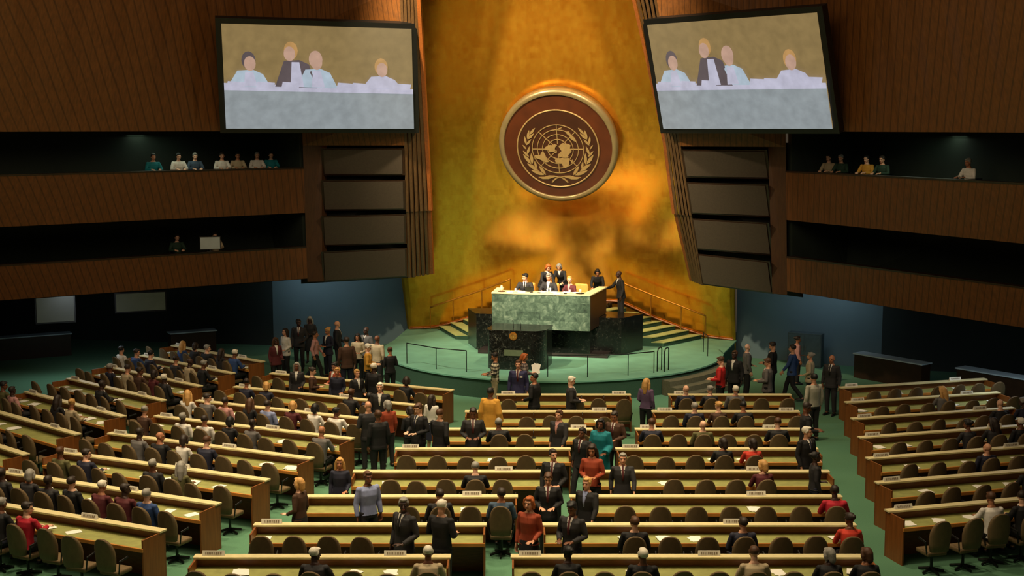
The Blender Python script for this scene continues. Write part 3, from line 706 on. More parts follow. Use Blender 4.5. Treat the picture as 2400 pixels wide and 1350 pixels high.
def hand(mb, w, d, s, nrm):
    w, d = V(w), V(d).normalized(); nrm = V(nrm); nrm = (nrm - d * nrm.dot(d)).normalized(); lat = d.cross(nrm) * s
    trunk(mb, [(w - d * .02, lat, .024, .02), (w + d * .015, lat, .03, .017), (w + d * .06, lat, .042, .016), (w + d * .095, lat, .040, .013)], 12)
    for k, (o, L) in enumerate(((-.031, .055), (-.011, .072), (.010, .077), (.030, .068))):
        b = w + d * .088 + lat * o; m = b + d * L * .5 + nrm * .008 + lat * o * .12; e = m + d * L * .42 + nrm * .022 + lat * o * .1
        limb(mb, [b, m, e], [.0105, .0098, .0085], 8)
    b = w + d * .03 + lat * .034; limb(mb, [b, b + d * .03 + lat * .022 + nrm * .008, b + d * .062 + lat * .028 + nrm * .02], [.0125, .011, .009], 8)
KITS = {}
SKIN0 = mk('skin_light', (206, 150, 118), .55, 0, .06, 12); LIP = mk('lips', (150, 78, 66), .5, 0, .05, 12)
EYE = mk('eye', (30, 22, 18), .3, 0, .1, 12)
def kit(name):
    if name in KITS: return KITS[name]
    P = POSES[name]; f = P['fem']; sp = [V(p) for p in P['sp']]; X = (P['sh'][1][0] - P['sh'][0][0])
    lx = V((1, 0, 0)); sit = sp[0].z < .7; K = {}
    g = .88 if f else 1.0
    def torso(e, top=True, hem=None):
        """e: cloth ease"""
        st = []
        if hem: st += [(V(h[0]), lx, h[1], h[2]) for h in hem]
        st += [(sp[0] - V((0, 0, .04)), lx, .158 * (1.04 if f else 1) + e, .112 + e), (sp[1], lx, (.125 if f else .142) + e, .096 + e),
               (sp[2], lx, .160 * g + e, .115 + e), (sp[2].lerp(sp[3], .55), lx, .166 * g + e, .098 + e), (sp[3] - V((0, 0, .03)), lx, .105 + e * 1.2, .068 + e), (sp[3] + V((0, -.005, .03)), lx, .062 + e * .3, .06 + e * .3)]
        return st
    # ---- body
    mb = MB(); trunk(mb, torso(0))
    for i in (0, 1):
        s = -1 if i == 0 else 1; sh, el, wr = V(P['sh'][i]), V(P['el'][i]), V(P['wr'][i])
        limb(mb, [sp[3].lerp(sh, .5) - V((0, 0, .045)), sh - V((0, 0, .022)), sh.lerp(el, .5), el, el.lerp(wr, .35), wr], [.036, .042 * g, .043 * g, .037 * g, .039 * g, .026 * g])
        hand(mb, wr, P['hd'][i], s, (-s * .8, -.3, -.4) if P['hd'][i][2] < -.5 else (0, .0, -1))
        hp, kn, an = V(P['hip'][i]), V(P['kn'][i]), V(P['an'][i])
        limb(mb, [hp, hp.lerp(kn, .45), kn, kn.lerp(an, .35), an], [.088, .078, .055, .054, .036])
        d = V(P['ft'][i]).normalized(); limb(mb, [an + V((0, .03, -.035)), an - V((0, 0, .045)) + d * .06, an - V((0, 0, .055)) + d * .15], [.036, .036, .028])
    hc = sp[4]; HR = Matrix.Translation(hc) @ Matrix.Rotation(P['hy'], 4, 'Z') @ Matrix.Rotation(P['hp'], 4, 'X')
    limb(mb, [sp[3] - V((0, 0, .03)), HR @ V((0, .02, -.07))], [.058 * g, .052 * g])
    mb.M = HR
    mb.ball((0, .018, .028), (.074, .092, .090), 18); mb.ball((0, -.022, -.035), (.060, .068, .078), 16); mb.ball((0, -.052, -.085), (.034, .032, .026), 12)
    limb(mb, [(0, -.082, .012), (0, -.098, -.018), (0, -.104, -.03)], [.008, .012, .014], 8)
    limb(mb, [(-.045, -.060, .032), (0, -.076, .036), (.045, -.060, .032)], [.012, .013, .012], 8)
    limb(mb, [(-.02, -.082, -.060), (0, -.087, -.060), (.02, -.082, -.060)], [.007, .008, .007], 8)
    for s in (-1, 1): mb.ball((s * .074, .012, -.008), (.012, .022, .033), 10)
    mb.M = Matrix.Identity(4)
    me = remesh(mb, .0085, [SKIN0, LIP], 'body', 1)
    HI = HR.inverted()
    for p in me.polygons:
        q = HI @ p.center
        if q.y < -.07 and abs(q.x) < .027 and -.068 < q.z < -.05: p.material_index = 1
    K['body'] = me
    K['eyes'] = []
    for s in (-1, 1):
        mb = MB(); mb.M = HR; mb.ball((s * .031, -.079, .012), (.012, .009, .008), 8); K['eyes'].append(mb.mesh('eye', EYE, True))
    # ---- hair
    def hair(kind):
        mb = MB(); mb.M = HR
        mb.ball((0, .032, .048), (.083, .094, .088), 18)
        mb.ball((0, -.03, .098), (.062, .055, .026), 14)
        for s in (-1, 1): limb(mb, [(s * .068, -.01, .045), (s * .072, .02, .0)], [.022, .018], 8)
        if kind == 'bun': mb.ball((0, .12, .06), (.045, .045, .045), 12)
        if kind == 'bob':
            for s in (-1, 1): limb(mb, [(s * .066, -.012, .06), (s * .082, .01, -.02), (s * .078, .02, -.085)], [.032, .036, .026], 10)
            limb(mb, [(0, .07, .03), (0, .085, -.09)], [.075, .06], 12)
        if kind == 'long':
            for s in (-1, 1): limb(mb, [(s * .064, -.012, .06), (s * .085, .02, -.03), (s * .09, .035, -.16), (s * .075, .06, -.27)], [.032, .04, .04, .026], 10)
            limb(mb, [(0, .07, .03), (0, .10, -.10), (0, .115, -.27)], [.08, .075, .05], 12)
        return remesh(mb, .011, [MATS['black_plastic']], 'hair_' + kind, 2)
    K['hair_fn'] = hair
    # ---- upper garment
    def top(hemlen, e, name, sleeve=.93):
        mb = MB(); hem = None
        if not sit and hemlen: hem = [(sp[0] - V((0, 0, hemlen)), .172 * (1.05 if f else 1) + e, .122 + e), (sp[0] - V((0, 0, hemlen * .5)), .168 * (1.05 if f else 1) + e, .12 + e)]
        elif sit: hem = [(sp[0] - V((0, 0, .06)), .175 + e, .13 + e)]
        st = torso(e, hem=hem); mb_st = st[:-1] + [(sp[3] + V((0, 0, .005)), lx, .072, .066)]
        trunk(mb, mb_st)
        for i in (0, 1):
            sh, el, wr = V(P['sh'][i]), V(P['el'][i]), V(P['wr'][i]); w2 = el.lerp(wr, sleeve)
            mb.tube([sp[3].lerp(sh, .45) - V((0, 0, .03)), sh - V((0, 0, .012)), sh.lerp(el, .5), el, el.lerp(wr, .4), w2], [.05, .060 * g, .060 * g, .055 * g, .052 * g, .043 * g], 12)
            mb.ball((sh.x, sh.y, sh.z - .012), .062 * g, 10)
        return remesh(mb, .012, [MATS['black_plastic']], name, 2)
    K['jacket_fn'] = lambda: top(.14, .022, 'jacket')
    K['shirt_fn'] = lambda: top(.04, .014, 'top')
    # ---- lower garments
    def trousers():
        mb = MB(); trunk(mb, [(sp[0] - V((0, 0, .10 if not sit else .05)), lx, .165, .118), (sp[0], lx, .168, .12), (sp[1] - V((0, 0, .02)), lx, .142, .104)])
        for i in (0, 1):
            hp, kn, an = V(P['hip'][i]), V(P['kn'][i]), V(P['an'][i])
            mb.tube([hp + V((0, 0, .04)) if not sit else hp + V((0, .06, 0)), hp.lerp(kn, .3), kn, kn.lerp(an, .5), an - (an - kn).normalized() * .01], [.095, .092, .072, .066, .060], 12); mb.ball(tuple(kn), .07, 10)
        return remesh(mb, .012, [MATS['black_plastic']], 'trousers', 2)
    def skirt(zb):
        mb = MB()
        if sit: return trousers()
        trunk(mb, [(V((0, 0, zb)), lx, .21, .17), (V((0, 0, lerp(zb, .95, .5))), lx, .19, .15), (sp[0], lx, .172, .125), (sp[1] - V((0, 0, .02)), lx, .135, .104)]); return remesh(mb, .014, [MATS['black_plastic']], 'skirt', 2)
    def robe():
        mb = MB(); st = torso(.03)[1:-1]
        trunk(mb, [(V((0, .03, .12)), lx, .25, .21), (V((0, .02, .55)), lx, .22, .17), (sp[0], lx, .19, .145)] + st + [(sp[3] + V((0, 0, .005)), lx, .072, .066)])
        for i in (0, 1):
            sh, el, wr = V(P['sh'][i]), V(P['el'][i]), V(P['wr'][i])
            mb.tube([sp[3].lerp(sh, .45), sh, sh.lerp(el, .5), el, el.lerp(wr, .9)], [.052, .066, .072, .08, .085], 12); mb.ball(tuple(sh), .066, 10)
        return remesh(mb, .013, [MATS['black_plastic']], 'robe', 2)
    K['trousers_fn'] = trousers; K['skirt_fn'] = lambda: skirt(.46); K['robe_fn'] = robe
    def shoe(i):
        mb = MB(); an = V(P['an'][i]); d = V(P['ft'][i]).normalized(); limb(mb, [an + V((0, .035, -.045)), an - V((0, 0, .052)) + d * .07, an - V((0, 0, .06)) + d * .17], [.042, .042, .034], 12)
        for k, v in enumerate(mb.v): mb.v[k] = (v[0], v[1], max(v[2], min(P['an'][0][2], P['an'][1][2]) - .088))
        return mb.mesh('shoe', MATS['black_plastic'], True)
    K['shoe_fn'] = shoe
    # ---- shirt front and tie following the chest
    def front(w0, w1, e, name, z_lo=.18, z_hi=.02):
        a = sp[3] + V((0, -.062 - e, z_hi)); b = sp[2].lerp(sp[3], .55) + V((0, -.100 - e, 0)); c = sp[2] + V((0, -.116 - e, 0)); d = sp[1].lerp(sp[2], .45) + V((0, -.108 - e, 0))
        mb = MB(); L = [(a, w0), (b, lerp(w0, w1, .35)), (c, lerp(w0, w1, .75)), (d, w1)]; vs = []; fs = []
        for p, w in L:
            for s in (-1, 0, 1): vs.append(p + V((s * w, abs(s) * w * .18, 0)))
            for s in (-1, 0, 1): vs.append(p + V((s * w, abs(s) * w * .18 + .03, 0)))
        for i in range(3):
            o = i * 6
            for k in (0, 1): fs += [(o + k, o + k + 1, o + k + 7, o + k + 6), (o + 3 + k + 6, o + 3 + k + 7, o + 3 + k + 1, o + 3 + k)]
            fs += [(o, o + 6, o + 9, o + 3), (o + 2, o + 5, o + 11, o + 8)]
        fs += [(0, 3, 4, 1), (1, 4, 5, 2), (18, 19, 22, 21), (19, 20, 23, 22)]
        mb.add(vs, fs); return mb.mesh(name, MATS['paper'], True)
    K['shirt_front_fn'] = lambda: front(.052, .014, .026, 'shirt_front')
    K['tie_fn'] = lambda: front(.016, .024, .034, 'tie')
    K['badge_fn'] = None
    K['hands'] = [HR, P]
    KITS[name] = K; return K
def part(K, key, *a):
    k = key + str(a)
    if k not in K: K[k] = K[key + '_fn'](*a) if key != 'hair' else K['hair_fn'](*a)
    return K[k]
def colour(name, c, rough=.8): return mk(name, c, rough, 0, .12, 9, .05)
CLOTH = {'black': (20, 19, 21), 'charcoal': (38, 36, 38), 'navy': (26, 28, 48), 'blue suit': (44, 44, 82), 'brown': (72, 46, 30), 'grey': (98, 94, 92), 'white': (222, 216, 206), 'red': (190, 30, 28), 'scarlet': (205, 56, 34),
         'crimson': (176, 18, 40), 'teal': (10, 122, 132), 'purple': (96, 74, 104), 'tan': (204, 148, 52), 'rust': (150, 60, 30), 'pale blue': (136, 146, 186), 'beige': (178, 160, 128), 'olive': (92, 88, 50), 'maroon': (84, 26, 30),
         'slate blue': (58, 78, 98), 'pale grey': (176, 172, 156), 'dark green': (30, 56, 40), 'pink': (196, 142, 136), 'blue': (44, 70, 120)}
SKINS = {'light': (214, 156, 124), 'fair': (226, 176, 146), 'tanned': (170, 112, 78), 'brown': (112, 68, 44), 'dark': (62, 38, 28)}
HAIRC = {'black': (18, 15, 14), 'dark': (40, 28, 20), 'brown': (78, 48, 26), 'auburn': (170, 88, 34), 'blond': (196, 148, 84), 'grey': (140, 136, 128), 'white': (222, 214, 196)}
PLAID = mat_plaid('plaid_cloth', (30, 26, 26), (120, 112, 96), (226, 216, 190)); STRIPE = mat_plaid('striped_cloth', (60, 48, 50), (104, 90, 88), (150, 136, 128))
def setmat(o, m):
    if not o.material_slots: o.data.materials.append(m)
    o.material_slots[0].link = 'OBJECT'; o.material_slots[0].material = m
def person(kitname, loc, rz, label, top='charcoal', low='charcoal', skin='light', hair='dark', style='short', outfit='suit', scale=1.0, tie=None, group=None, shirt='white', extra=None):
    K = kit(kitname); t = thing('person', label, 'person', loc, rz, group); t.scale = (scale * 1.04, scale * 1.04, scale)
    o = link('body', K['body'], t); setmat(o, mk('skin_' + skin, SKINS[skin], .55, 0, .06, 12))
    for e in K['eyes']: link('eye', e, t)
    if style != 'bald': o = link('hair', part(K, 'hair', style), t); setmat(o, mk('hair_' + hair, HAIRC[hair], .6, 0, .25, 60, 0, (3, 3, .5)))
    mt = top if not isinstance(top, str) else colour('cloth_' + top.replace(' ', '_'), CLOTH[top]); ml = colour('cloth_' + low.replace(' ', '_'), CLOTH[low])
    if outfit == 'robe': o = link('robe', part(K, 'robe'), t); setmat(o, mt)
    else:
        o = link('jacket' if outfit in ('suit', 'open') else 'top', part(K, 'jacket' if outfit in ('suit', 'open') else 'shirt'), t); setmat(o, mt)
        if outfit == 'skirt': o = link('skirt', part(K, 'skirt'), t); setmat(o, ml)
        else: o = link('trousers', part(K, 'trousers'), t); setmat(o, ml)
        if outfit in ('suit', 'open'):
            o = link('shirt_front', part(K, 'shirt_front'), t); setmat(o, colour('cloth_' + shirt.replace(' ', '_'), CLOTH[shirt]))
            if tie: o = link('tie', part(K, 'tie'), t); setmat(o, colour('cloth_' + tie.replace(' ', '_'), CLOTH[tie]))
    for i in (0, 1): link('shoe', part(K, 'shoe', i), t)
    return t
FN = lambda dx, dy: math.atan2(dx, -dy)      # figure's -Y axis turned to (dx, dy)

def proj(p):
    d = V(p) - CAM; z = d.dot(_F); return V((1200 + FPX * d.dot(_R) / z, 675 - FPX * d.dot(_U) / z))
STAND = []
def clear_of_desks(p):
    """step out of a desk if the spot is inside one"""
    for (b, r, s_), (pos, tl, M, x, w) in SEATS.items():
        q = M.inverted() @ p
        if abs(q.x - x) < .8 and -1.4 < q.y < .52: q.y = -1.46 if q.y < -.3 else .56; return M @ q
    return p
def stand(px, py, kitname, d, label, h=1.72, ground=0.0, y=None, **k):
    p = at(px, py, z=ground + h) if y is None else at(px, py, y=y)
    p.z = ground
    if ground == 0: p = clear_of_desks(p)
    for _ in range(8):
        near = [q for q in STAND if (q - p).xy.length < .72]
        if not near: break
        p += V((.35 if p.x >= near[0].x else -.35, -.12, 0))
        if ground == 0: p = clear_of_desks(p)
    STAND.append(p.copy()); base = {'lean_f': 1.63}.get(kitname, 1.755)
    k.setdefault('scale', h / base)
    return person(kitname, p, FN(*d), label, **k)

# --- people at the rostrum (behind the desk, on the raised floor)
def high_chair(x, y, rz, label):
    t = thing('high_back_chair', label, 'chair', (x, y, PZ), rz, 'tan leather chairs behind the rostrum'); t.scale = (1.25,) * 3
    mb = MB(); mb.rbox(-.27, .27, -.27, .22, .30, .40, .03); obj('seat', mb, LEATH, t, True)
    mb = MB(); mb.rbox(-.25, .25, .26, .36, .38, 1.08, .05); obj('backrest', mb, LEATH, t, True)
    mb = MB(); mb.lathe([(.26, 0), (.26, .03), (.04, .08), (.04, .30)], 14); obj('pedestal', mb, DMET, t)
    for s in (-1, 1):
        mb = MB(); mb.rbox(s * .33 - .03, s * .33 + .03, -.12, .27, .55, .60, .015); obj('armrest', mb, LEATH, t)
high_chair(-1.02, 2.0, 0, 'tan leather chair under the dark-haired man at the left of the rostrum')
high_chair(.06, 2.0, 0, 'tan leather chair under the grey-haired man at the middle of the rostrum')
high_chair(1.2, 2.12, -.35, 'tan leather chair with its back showing beside the woman at right of the rostrum')
person('sit_turn', (-1.02, 1.8, PZ + .04), .0, 'seated man with black hair and dark suit at the left of the rostrum', 'charcoal', 'charcoal', 'light', 'black', tie='black', scale=1.33)
person('sit_desk', (.06, 1.8, PZ + .04), -.18, 'seated grey-haired man in dark jacket and white shirt at the middle of the rostrum', 'charcoal', 'charcoal', 'light', 'grey', outfit='open', scale=1.36)
person('sit_f', (.98, 1.8, PZ + .04), -.35, 'seated woman with short blond hair and dark maroon jacket at the rostrum', 'maroon', 'black', 'fair', 'blond', 'short', 'open', shirt='pink', scale=1.28)
person('lean_f', (-.52, 3.36, PZ), .6, 'woman with orange-blond hair bending over behind the seated men at the rostrum', 'black', 'black', 'light', 'auburn', 'bob', 'open', scale=1.28)
person('lean_f', (.2, 4.15, PZ), -.15, 'grey-haired woman in black bending behind the middle chair of the rostrum', 'black', 'black', 'light', 'grey', 'bob', 'open', scale=1.26)
person('lean_f', (1.78, 4.32, 2.2), FN(.1, -1), 'woman with dark bobbed hair in black leaning at the right wing of the rostrum', 'black', 'black', 'tanned', 'black', 'bob', 'shirt', scale=1.24)
person('reach', (2.8, 4.64, 1.8), FN(-1, -.5), 'bald man in black suit standing behind the black marble block at right', 'black', 'black', 'dark', 'black', 'bald', scale=1.32, tie='black')

# --- things on the rostrum's desktop
DT = 2.05 + 1.532
def lay(name, me, label, cat, x, y, z, rz=0, group=None, sc=1): return tag(setscale(link(name, me, None, (x, y, z), rz), sc), label, cat, group)
def setscale(o, s): o.scale = (s,) * 3; return o
for k, (x, y, n, w) in enumerate([(-1.1, .62, 2, 'in front of the dark-haired man'), (-.85, .26, 3, 'between the dark-haired man and the middle of the desk'), (-1.38, .28, 1, 'near the left end'), (.0, .58, 2, 'in front of the grey-haired man'), (.44, .6, 1, 'right of the grey-haired man'), (1.0, .62, 3, 'in front of the blond woman'), (1.36, .62, 2, 'right of the blond woman'), (.66, .2, 1, 'left of the blond woman')]):
    lay('paper_stack', PAPERS[n], f'white papers on the rostrum desktop {w}', 'papers', x, y, DT, RND.uniform(-.3, .3), 'papers on the rostrum', 1.15)
def glass(x, y, label, h=.17):
    t = thing('water_glass', label, 'glass', (x, y, DT), 0, 'glasses on the rostrum')
    mb = MB(); mb.lathe([(.032, 0), (.04, h), (.037, h), (.030, .01)], 16); obj('tumbler', mb, GLASS, t, True)
    mb = MB(); mb.lathe([(.028, .012), (.034, h * .6)], 16); obj('water', mb, GLASS, t)
t = thing('water_jug', 'pale covered water jug on a saucer at the left end of the rostrum', 'jug', (-1.75, .32, DT))
mb = MB(); mb.lathe([(.14, 0), (.16, .02), (.05, .02)], 20); obj('saucer', mb, mk('saucer_wood', (92, 60, 34), .5), t)
mb = MB(); mb.lathe([(.05, .02), (.075, .08), (.07, .18), (.05, .22)], 18); obj('jug_body', mb, mk('jug_ceramic', (226, 196, 160), .3, 0, .05), t, True)
mb = MB(); mb.lathe([(.055, .22), (.05, .25), (.015, .27)], 18); obj('lid', mb, mk('jug_ceramic', (226, 196, 160)), t)
t = thing('water_jug', 'small pale water jug on a tray at the right end of the rostrum', 'jug', (1.62, .36, DT))
mb = MB(); mb.lathe([(.17, 0), (.19, .02), (.06, .02)], 20); obj('saucer', mb, DMET, t)
mb = MB(); mb.lathe([(.045, .02), (.065, .07), (.06, .15), (.045, .18)], 18); obj('jug_body', mb, mk('jug_ceramic', (226, 196, 160)), t, True)
glass(.36, .28, 'tall water glass right of the grey-haired man', .22); glass(.24, .26, 'shorter water glass by the grey-haired man', .18)
glass(-1.12, .2, 'water glass in front of the dark-haired man'); glass(1.2, .22, 'water glass in front of the blond woman')
for x, w in ((-.42, 'between the two men on the rostrum'), (-.1, 'before the grey-haired man on the rostrum'), (1.02, 'before the blond woman on the rostrum')):
    lay('desk_microphone', MIC, f'black desk microphone {w}', 'microphone', x, .16, DT, 0, 'microphones on the rostrum')
t = thing('laptop', 'black laptop beside the dark-haired man on the rostrum', 'laptop', (-.62, .62, DT), .2)
mb = MB(); mb.rbox(-.17, .17, -.12, .12, 0, .02, .006); obj('keyboard_base', mb, BLACK, t)
mb = MB(); mb.hexa([(-.17, -.12, .02), (.17, -.12, .02), (.17, -.10, .02), (-.17, -.10, .02)], [(-.17, -.18, .22), (.17, -.18, .22), (.17, -.165, .22), (-.17, -.165, .22)]); obj('lid', mb, DMET, t)

# --- people in front of the stage
stand(1160, 838, 'hold', (-1, -.2), 'man in black and white plaid shirt facing left before the podium', 2.2, y=-6.6, top=PLAID, low='beige', skin='tanned', hair='black', outfit='shirt')
p7 = stand(1215, 853, 'stand', (.05, -1), 'man in blue suit with dark red tie and white badge behind the front desk', 2.28, top='blue suit', low='navy', skin='light', hair='brown', tie='maroon')
K = kit('stand'); mb = MB(); mb.box(.065, .135, -.158, -.150, 1.30, 1.345); obj('badge', mb, WHITE, p7)
w8 = stand(1229, 832, 'hold_f', (.9, .3), 'auburn-haired woman in striped jacket holding papers in front of the podium', 2.12, y=-6.1, top=STRIPE, low='grey', skin='light', hair='auburn', style='bob', outfit='shirt')
o = link('paper_sheets', PAPERS[1], None, V(w8.location) + Matrix.Rotation(w8.rotation_euler.z, 3, 'Z') @ V((.02, -.43, 1.52))); o.rotation_euler = (1.1, 0, w8.rotation_euler.z - 1.8)
setscale(o, 1.3); tag(o, 'white papers held by the auburn-haired woman in front of the podium', 'papers')
stand(1252, 875, 'stand_turn', (-.9, .25), 'black-haired man in black suit talking across the front desk', 2.22, top='black', low='black', skin='tanned', hair='black')
stand(1340, 887, 'hold', (.9, .25), 'white-haired man in charcoal suit standing by the front desk', 2.22, top='charcoal', low='black', skin='fair', hair='white')
stand(1150, 906, 'stand', (.2, 1), 'person in yellow-tan robe seen from behind at the second desk row', 2.25, top='tan', skin='brown', hair='black', outfit='robe')
stand(1515, 887, 'stand_f', (.25, .9), 'woman with long fair hair and purple top standing in the second aisle', 2.1, top='purple', low='black', skin='fair', hair='blond', style='long', outfit='shirt')

# --- second aisle: people walking up towards the back
ds = (-.12, -1)
aisle = [(1312, 972, 'walk', 'charcoal', 'pink', 'light', 'brown', 'suit', 'short', 'man in charcoal suit with pink shirt walking first in the second aisle queue'),
         (1360, 985, 'walk', 'black', 'white', 'brown', 'black', 'suit', 'short', 'man in black suit just behind the one leading the second aisle queue'),
         (1408, 982, 'stand_f', 'teal', 'white', 'brown', 'black', 'robe', 'bob', 'woman in long teal dress in the second aisle queue'),
         (1445, 975, 'hold', 'brown', 'white', 'tanned', 'dark', 'suit', 'short', 'man in brown jacket right of the woman in teal'),
         (1385, 1030, 'hold_f', 'rust', 'black', 'tanned', 'dark', 'shirt', 'long', 'long-haired woman in rust top in the middle of the second aisle'),
         (1330, 1052, 'stand_turn', 'black', 'white', 'light', 'dark', 'suit', 'short', 'man in black suit turned left in the middle of the second aisle'),
         (1430, 1058, 'walk', 'charcoal', 'white', 'light', 'grey', 'suit', 'short', 'grey-haired man in charcoal suit at the right side of the second aisle'),
         (1285, 1108, 'hold', 'black', 'white', 'light', 'brown', 'suit', 'short', 'brown-haired man in black suit reading near the back of the second aisle'),
         (1345, 1120, 'walk', 'black', 'pale blue', 'light', 'blond', 'suit', 'short', 'fair-haired man in black suit and pale blue shirt in the second aisle'),
         (1240, 1160, 'stand_f', 'rust', 'black', 'light', 'auburn', 'skirt', 'bob', 'auburn-haired woman in rust top and black skirt, lower part of the second aisle'),
         (1310, 1195, 'hold', 'charcoal', 'white', 'brown', 'black', 'suit', 'short', 'black-haired man in charcoal suit at the back of the second aisle queue')]
for px, py, kn, top, sh, sk, hr, of, st, lb in aisle:
    stand(px, py, kn, (ds[0] + RND.uniform(-.3, .3), -1), lb, RND.uniform(2.1, 2.28), top=top, low='black' if top != 'charcoal' else 'charcoal', shirt=sh, skin=sk, hair=hr, outfit=of, style=st, tie='maroon' if of == 'suit' and sh == 'white' else None)

# --- groups of standing people
TOPS = ['black', 'black', 'charcoal', 'navy', 'brown', 'charcoal', 'grey', 'beige', 'maroon', 'black', 'navy', 'white', 'olive', 'blue']
def crowd(spots, where, seed, tops=None):
    r = random.Random(seed); spots = sorted(spots, key=lambda s: s[0]); n = len(spots)
    for i, sp in enumerate(spots):
        px, py = sp[0], sp[1]; fem = r.random() < .35; top = sp[2] if len(sp) > 2 else r.choice(tops or TOPS)
        kn = r.choice(['stand_f', 'hold_f']) if fem else r.choice(['stand', 'stand_turn', 'hold', 'walk'])
        hr = r.choice(['black', 'dark', 'brown', 'grey', 'dark', 'blond'] if fem else ['black', 'dark', 'brown', 'grey', 'white']); sk = r.choice(['light', 'fair', 'tanned', 'brown', 'dark', 'light'])
        of = r.choice(['shirt', 'open', 'skirt']) if fem else ('suit' if top in ('black', 'charcoal', 'navy', 'brown', 'grey', 'blue') else 'shirt')
        d = r.choice([(1, .3), (-1, .2), (.3, 1), (.2, -1), (-.5, -1), (.7, -.7), (-.6, .8)])
        pos = {0: 'leftmost', n - 1: 'rightmost'}.get(i, f'{ORD[i + 1]} from left')
        lab = f'person in {top} {"suit" if of == "suit" else "jacket" if of == "open" else "top"}, {pos}, group {where}'
        h = r.uniform(1.98, 2.14) if fem else r.uniform(2.12, 2.3)
        stand(px, py, kn, d, lab, h, top=top, low=r.choice(['black', 'charcoal', 'navy', 'black']), skin=sk, hair=hr, style=r.choice(['bob', 'long', 'bun']) if fem else r.choice(['short'] * 5 + ['bald']), outfit=of, tie=r.choice(['maroon', 'navy', 'black', None]) if of == 'suit' else None)
crowd([(640, 792), (668, 770, 'white'), (700, 748), (726, 742), (738, 776, 'pink'), (768, 768), (790, 752), (812, 790, 'brown'), (838, 782, 'beige'), (858, 766), (862, 806, 'tan'), (884, 786, 'beige'), (896, 812, 'black'), (905, 842, 'black')], 'by the left end of the stage', 3)
crowd([(868, 905, 'black'), (842, 872, 'black'), (802, 836, 'rust'), (790, 862), (752, 846, 'charcoal'), (716, 866, 'brown')], 'before the left blocks', 8)
crowd([(852, 945, 'charcoal'), (886, 962, 'black'), (908, 938, 'rust'), (938, 950, 'black'), (962, 930, 'black'), (985, 946, 'black'), (1012, 925, 'white'), (1040, 932, 'charcoal')], 'by the front left rows', 5, ['black', 'charcoal'])
crowd([(1690, 836, 'red'), (1722, 822, 'black'), (1752, 806), (1790, 800), (1836, 806), (1870, 788, 'pink'), (1800, 840), (1900, 826), (1950, 832)], 'right of the stage steps', 9)
crowd([(1908, 876, 'pale grey'), (1878, 932, 'black'), (1892, 1000, 'black'), (1905, 1052, 'charcoal')], 'beside the far right block', 12)
crowd([(1000, 1180, 'black'), (940, 1190, 'charcoal'), (862, 1105, 'pale blue'), (790, 1085, 'navy'), (700, 1120, 'brown')], 'in the centre aisle', 13)

# --- chairs, seated delegates, papers and name plates
targets = {}
def nearest_seat(px, py):
    return min((k for k in SEATS if k not in targets), key=lambda k: (proj(SEATS[k][0] + V((0, 0, 1.4))) - V((px, py))).length)
for px, py, top in ((1755, 1095, 'scarlet'), (1955, 1235, 'scarlet'), (1920, 1190, 'crimson'), (25, 1245, 'crimson'), (1690, 1075, 'black'), (1480, 1265, 'black'), (1510, 1285, 'black'), (1115, 1265, 'slate blue'), (1185, 1235, 'slate blue'), (1235, 1215, 'scarlet'),
                    (1010, 1260, 'black'), (1330, 1255, 'black'), (1620, 985, 'navy'), (640, 955, 'pale blue'), (410, 1030, 'white'), (1120, 985, 'brown'), (1178, 1000, 'black'), (1140, 990, 'rust'), (560, 940, 'black'), (520, 950, 'pink'), (1905, 1300, 'black'), (1980, 1320, 'black'), (2350, 980, 'black'), (2250, 1010, 'charcoal')):
    targets[nearest_seat(px, py)] = top
DENS = {'A': .42, 'B': .08, 'C': .24, 'D': .40, 'E': .30}
r = random.Random(21)
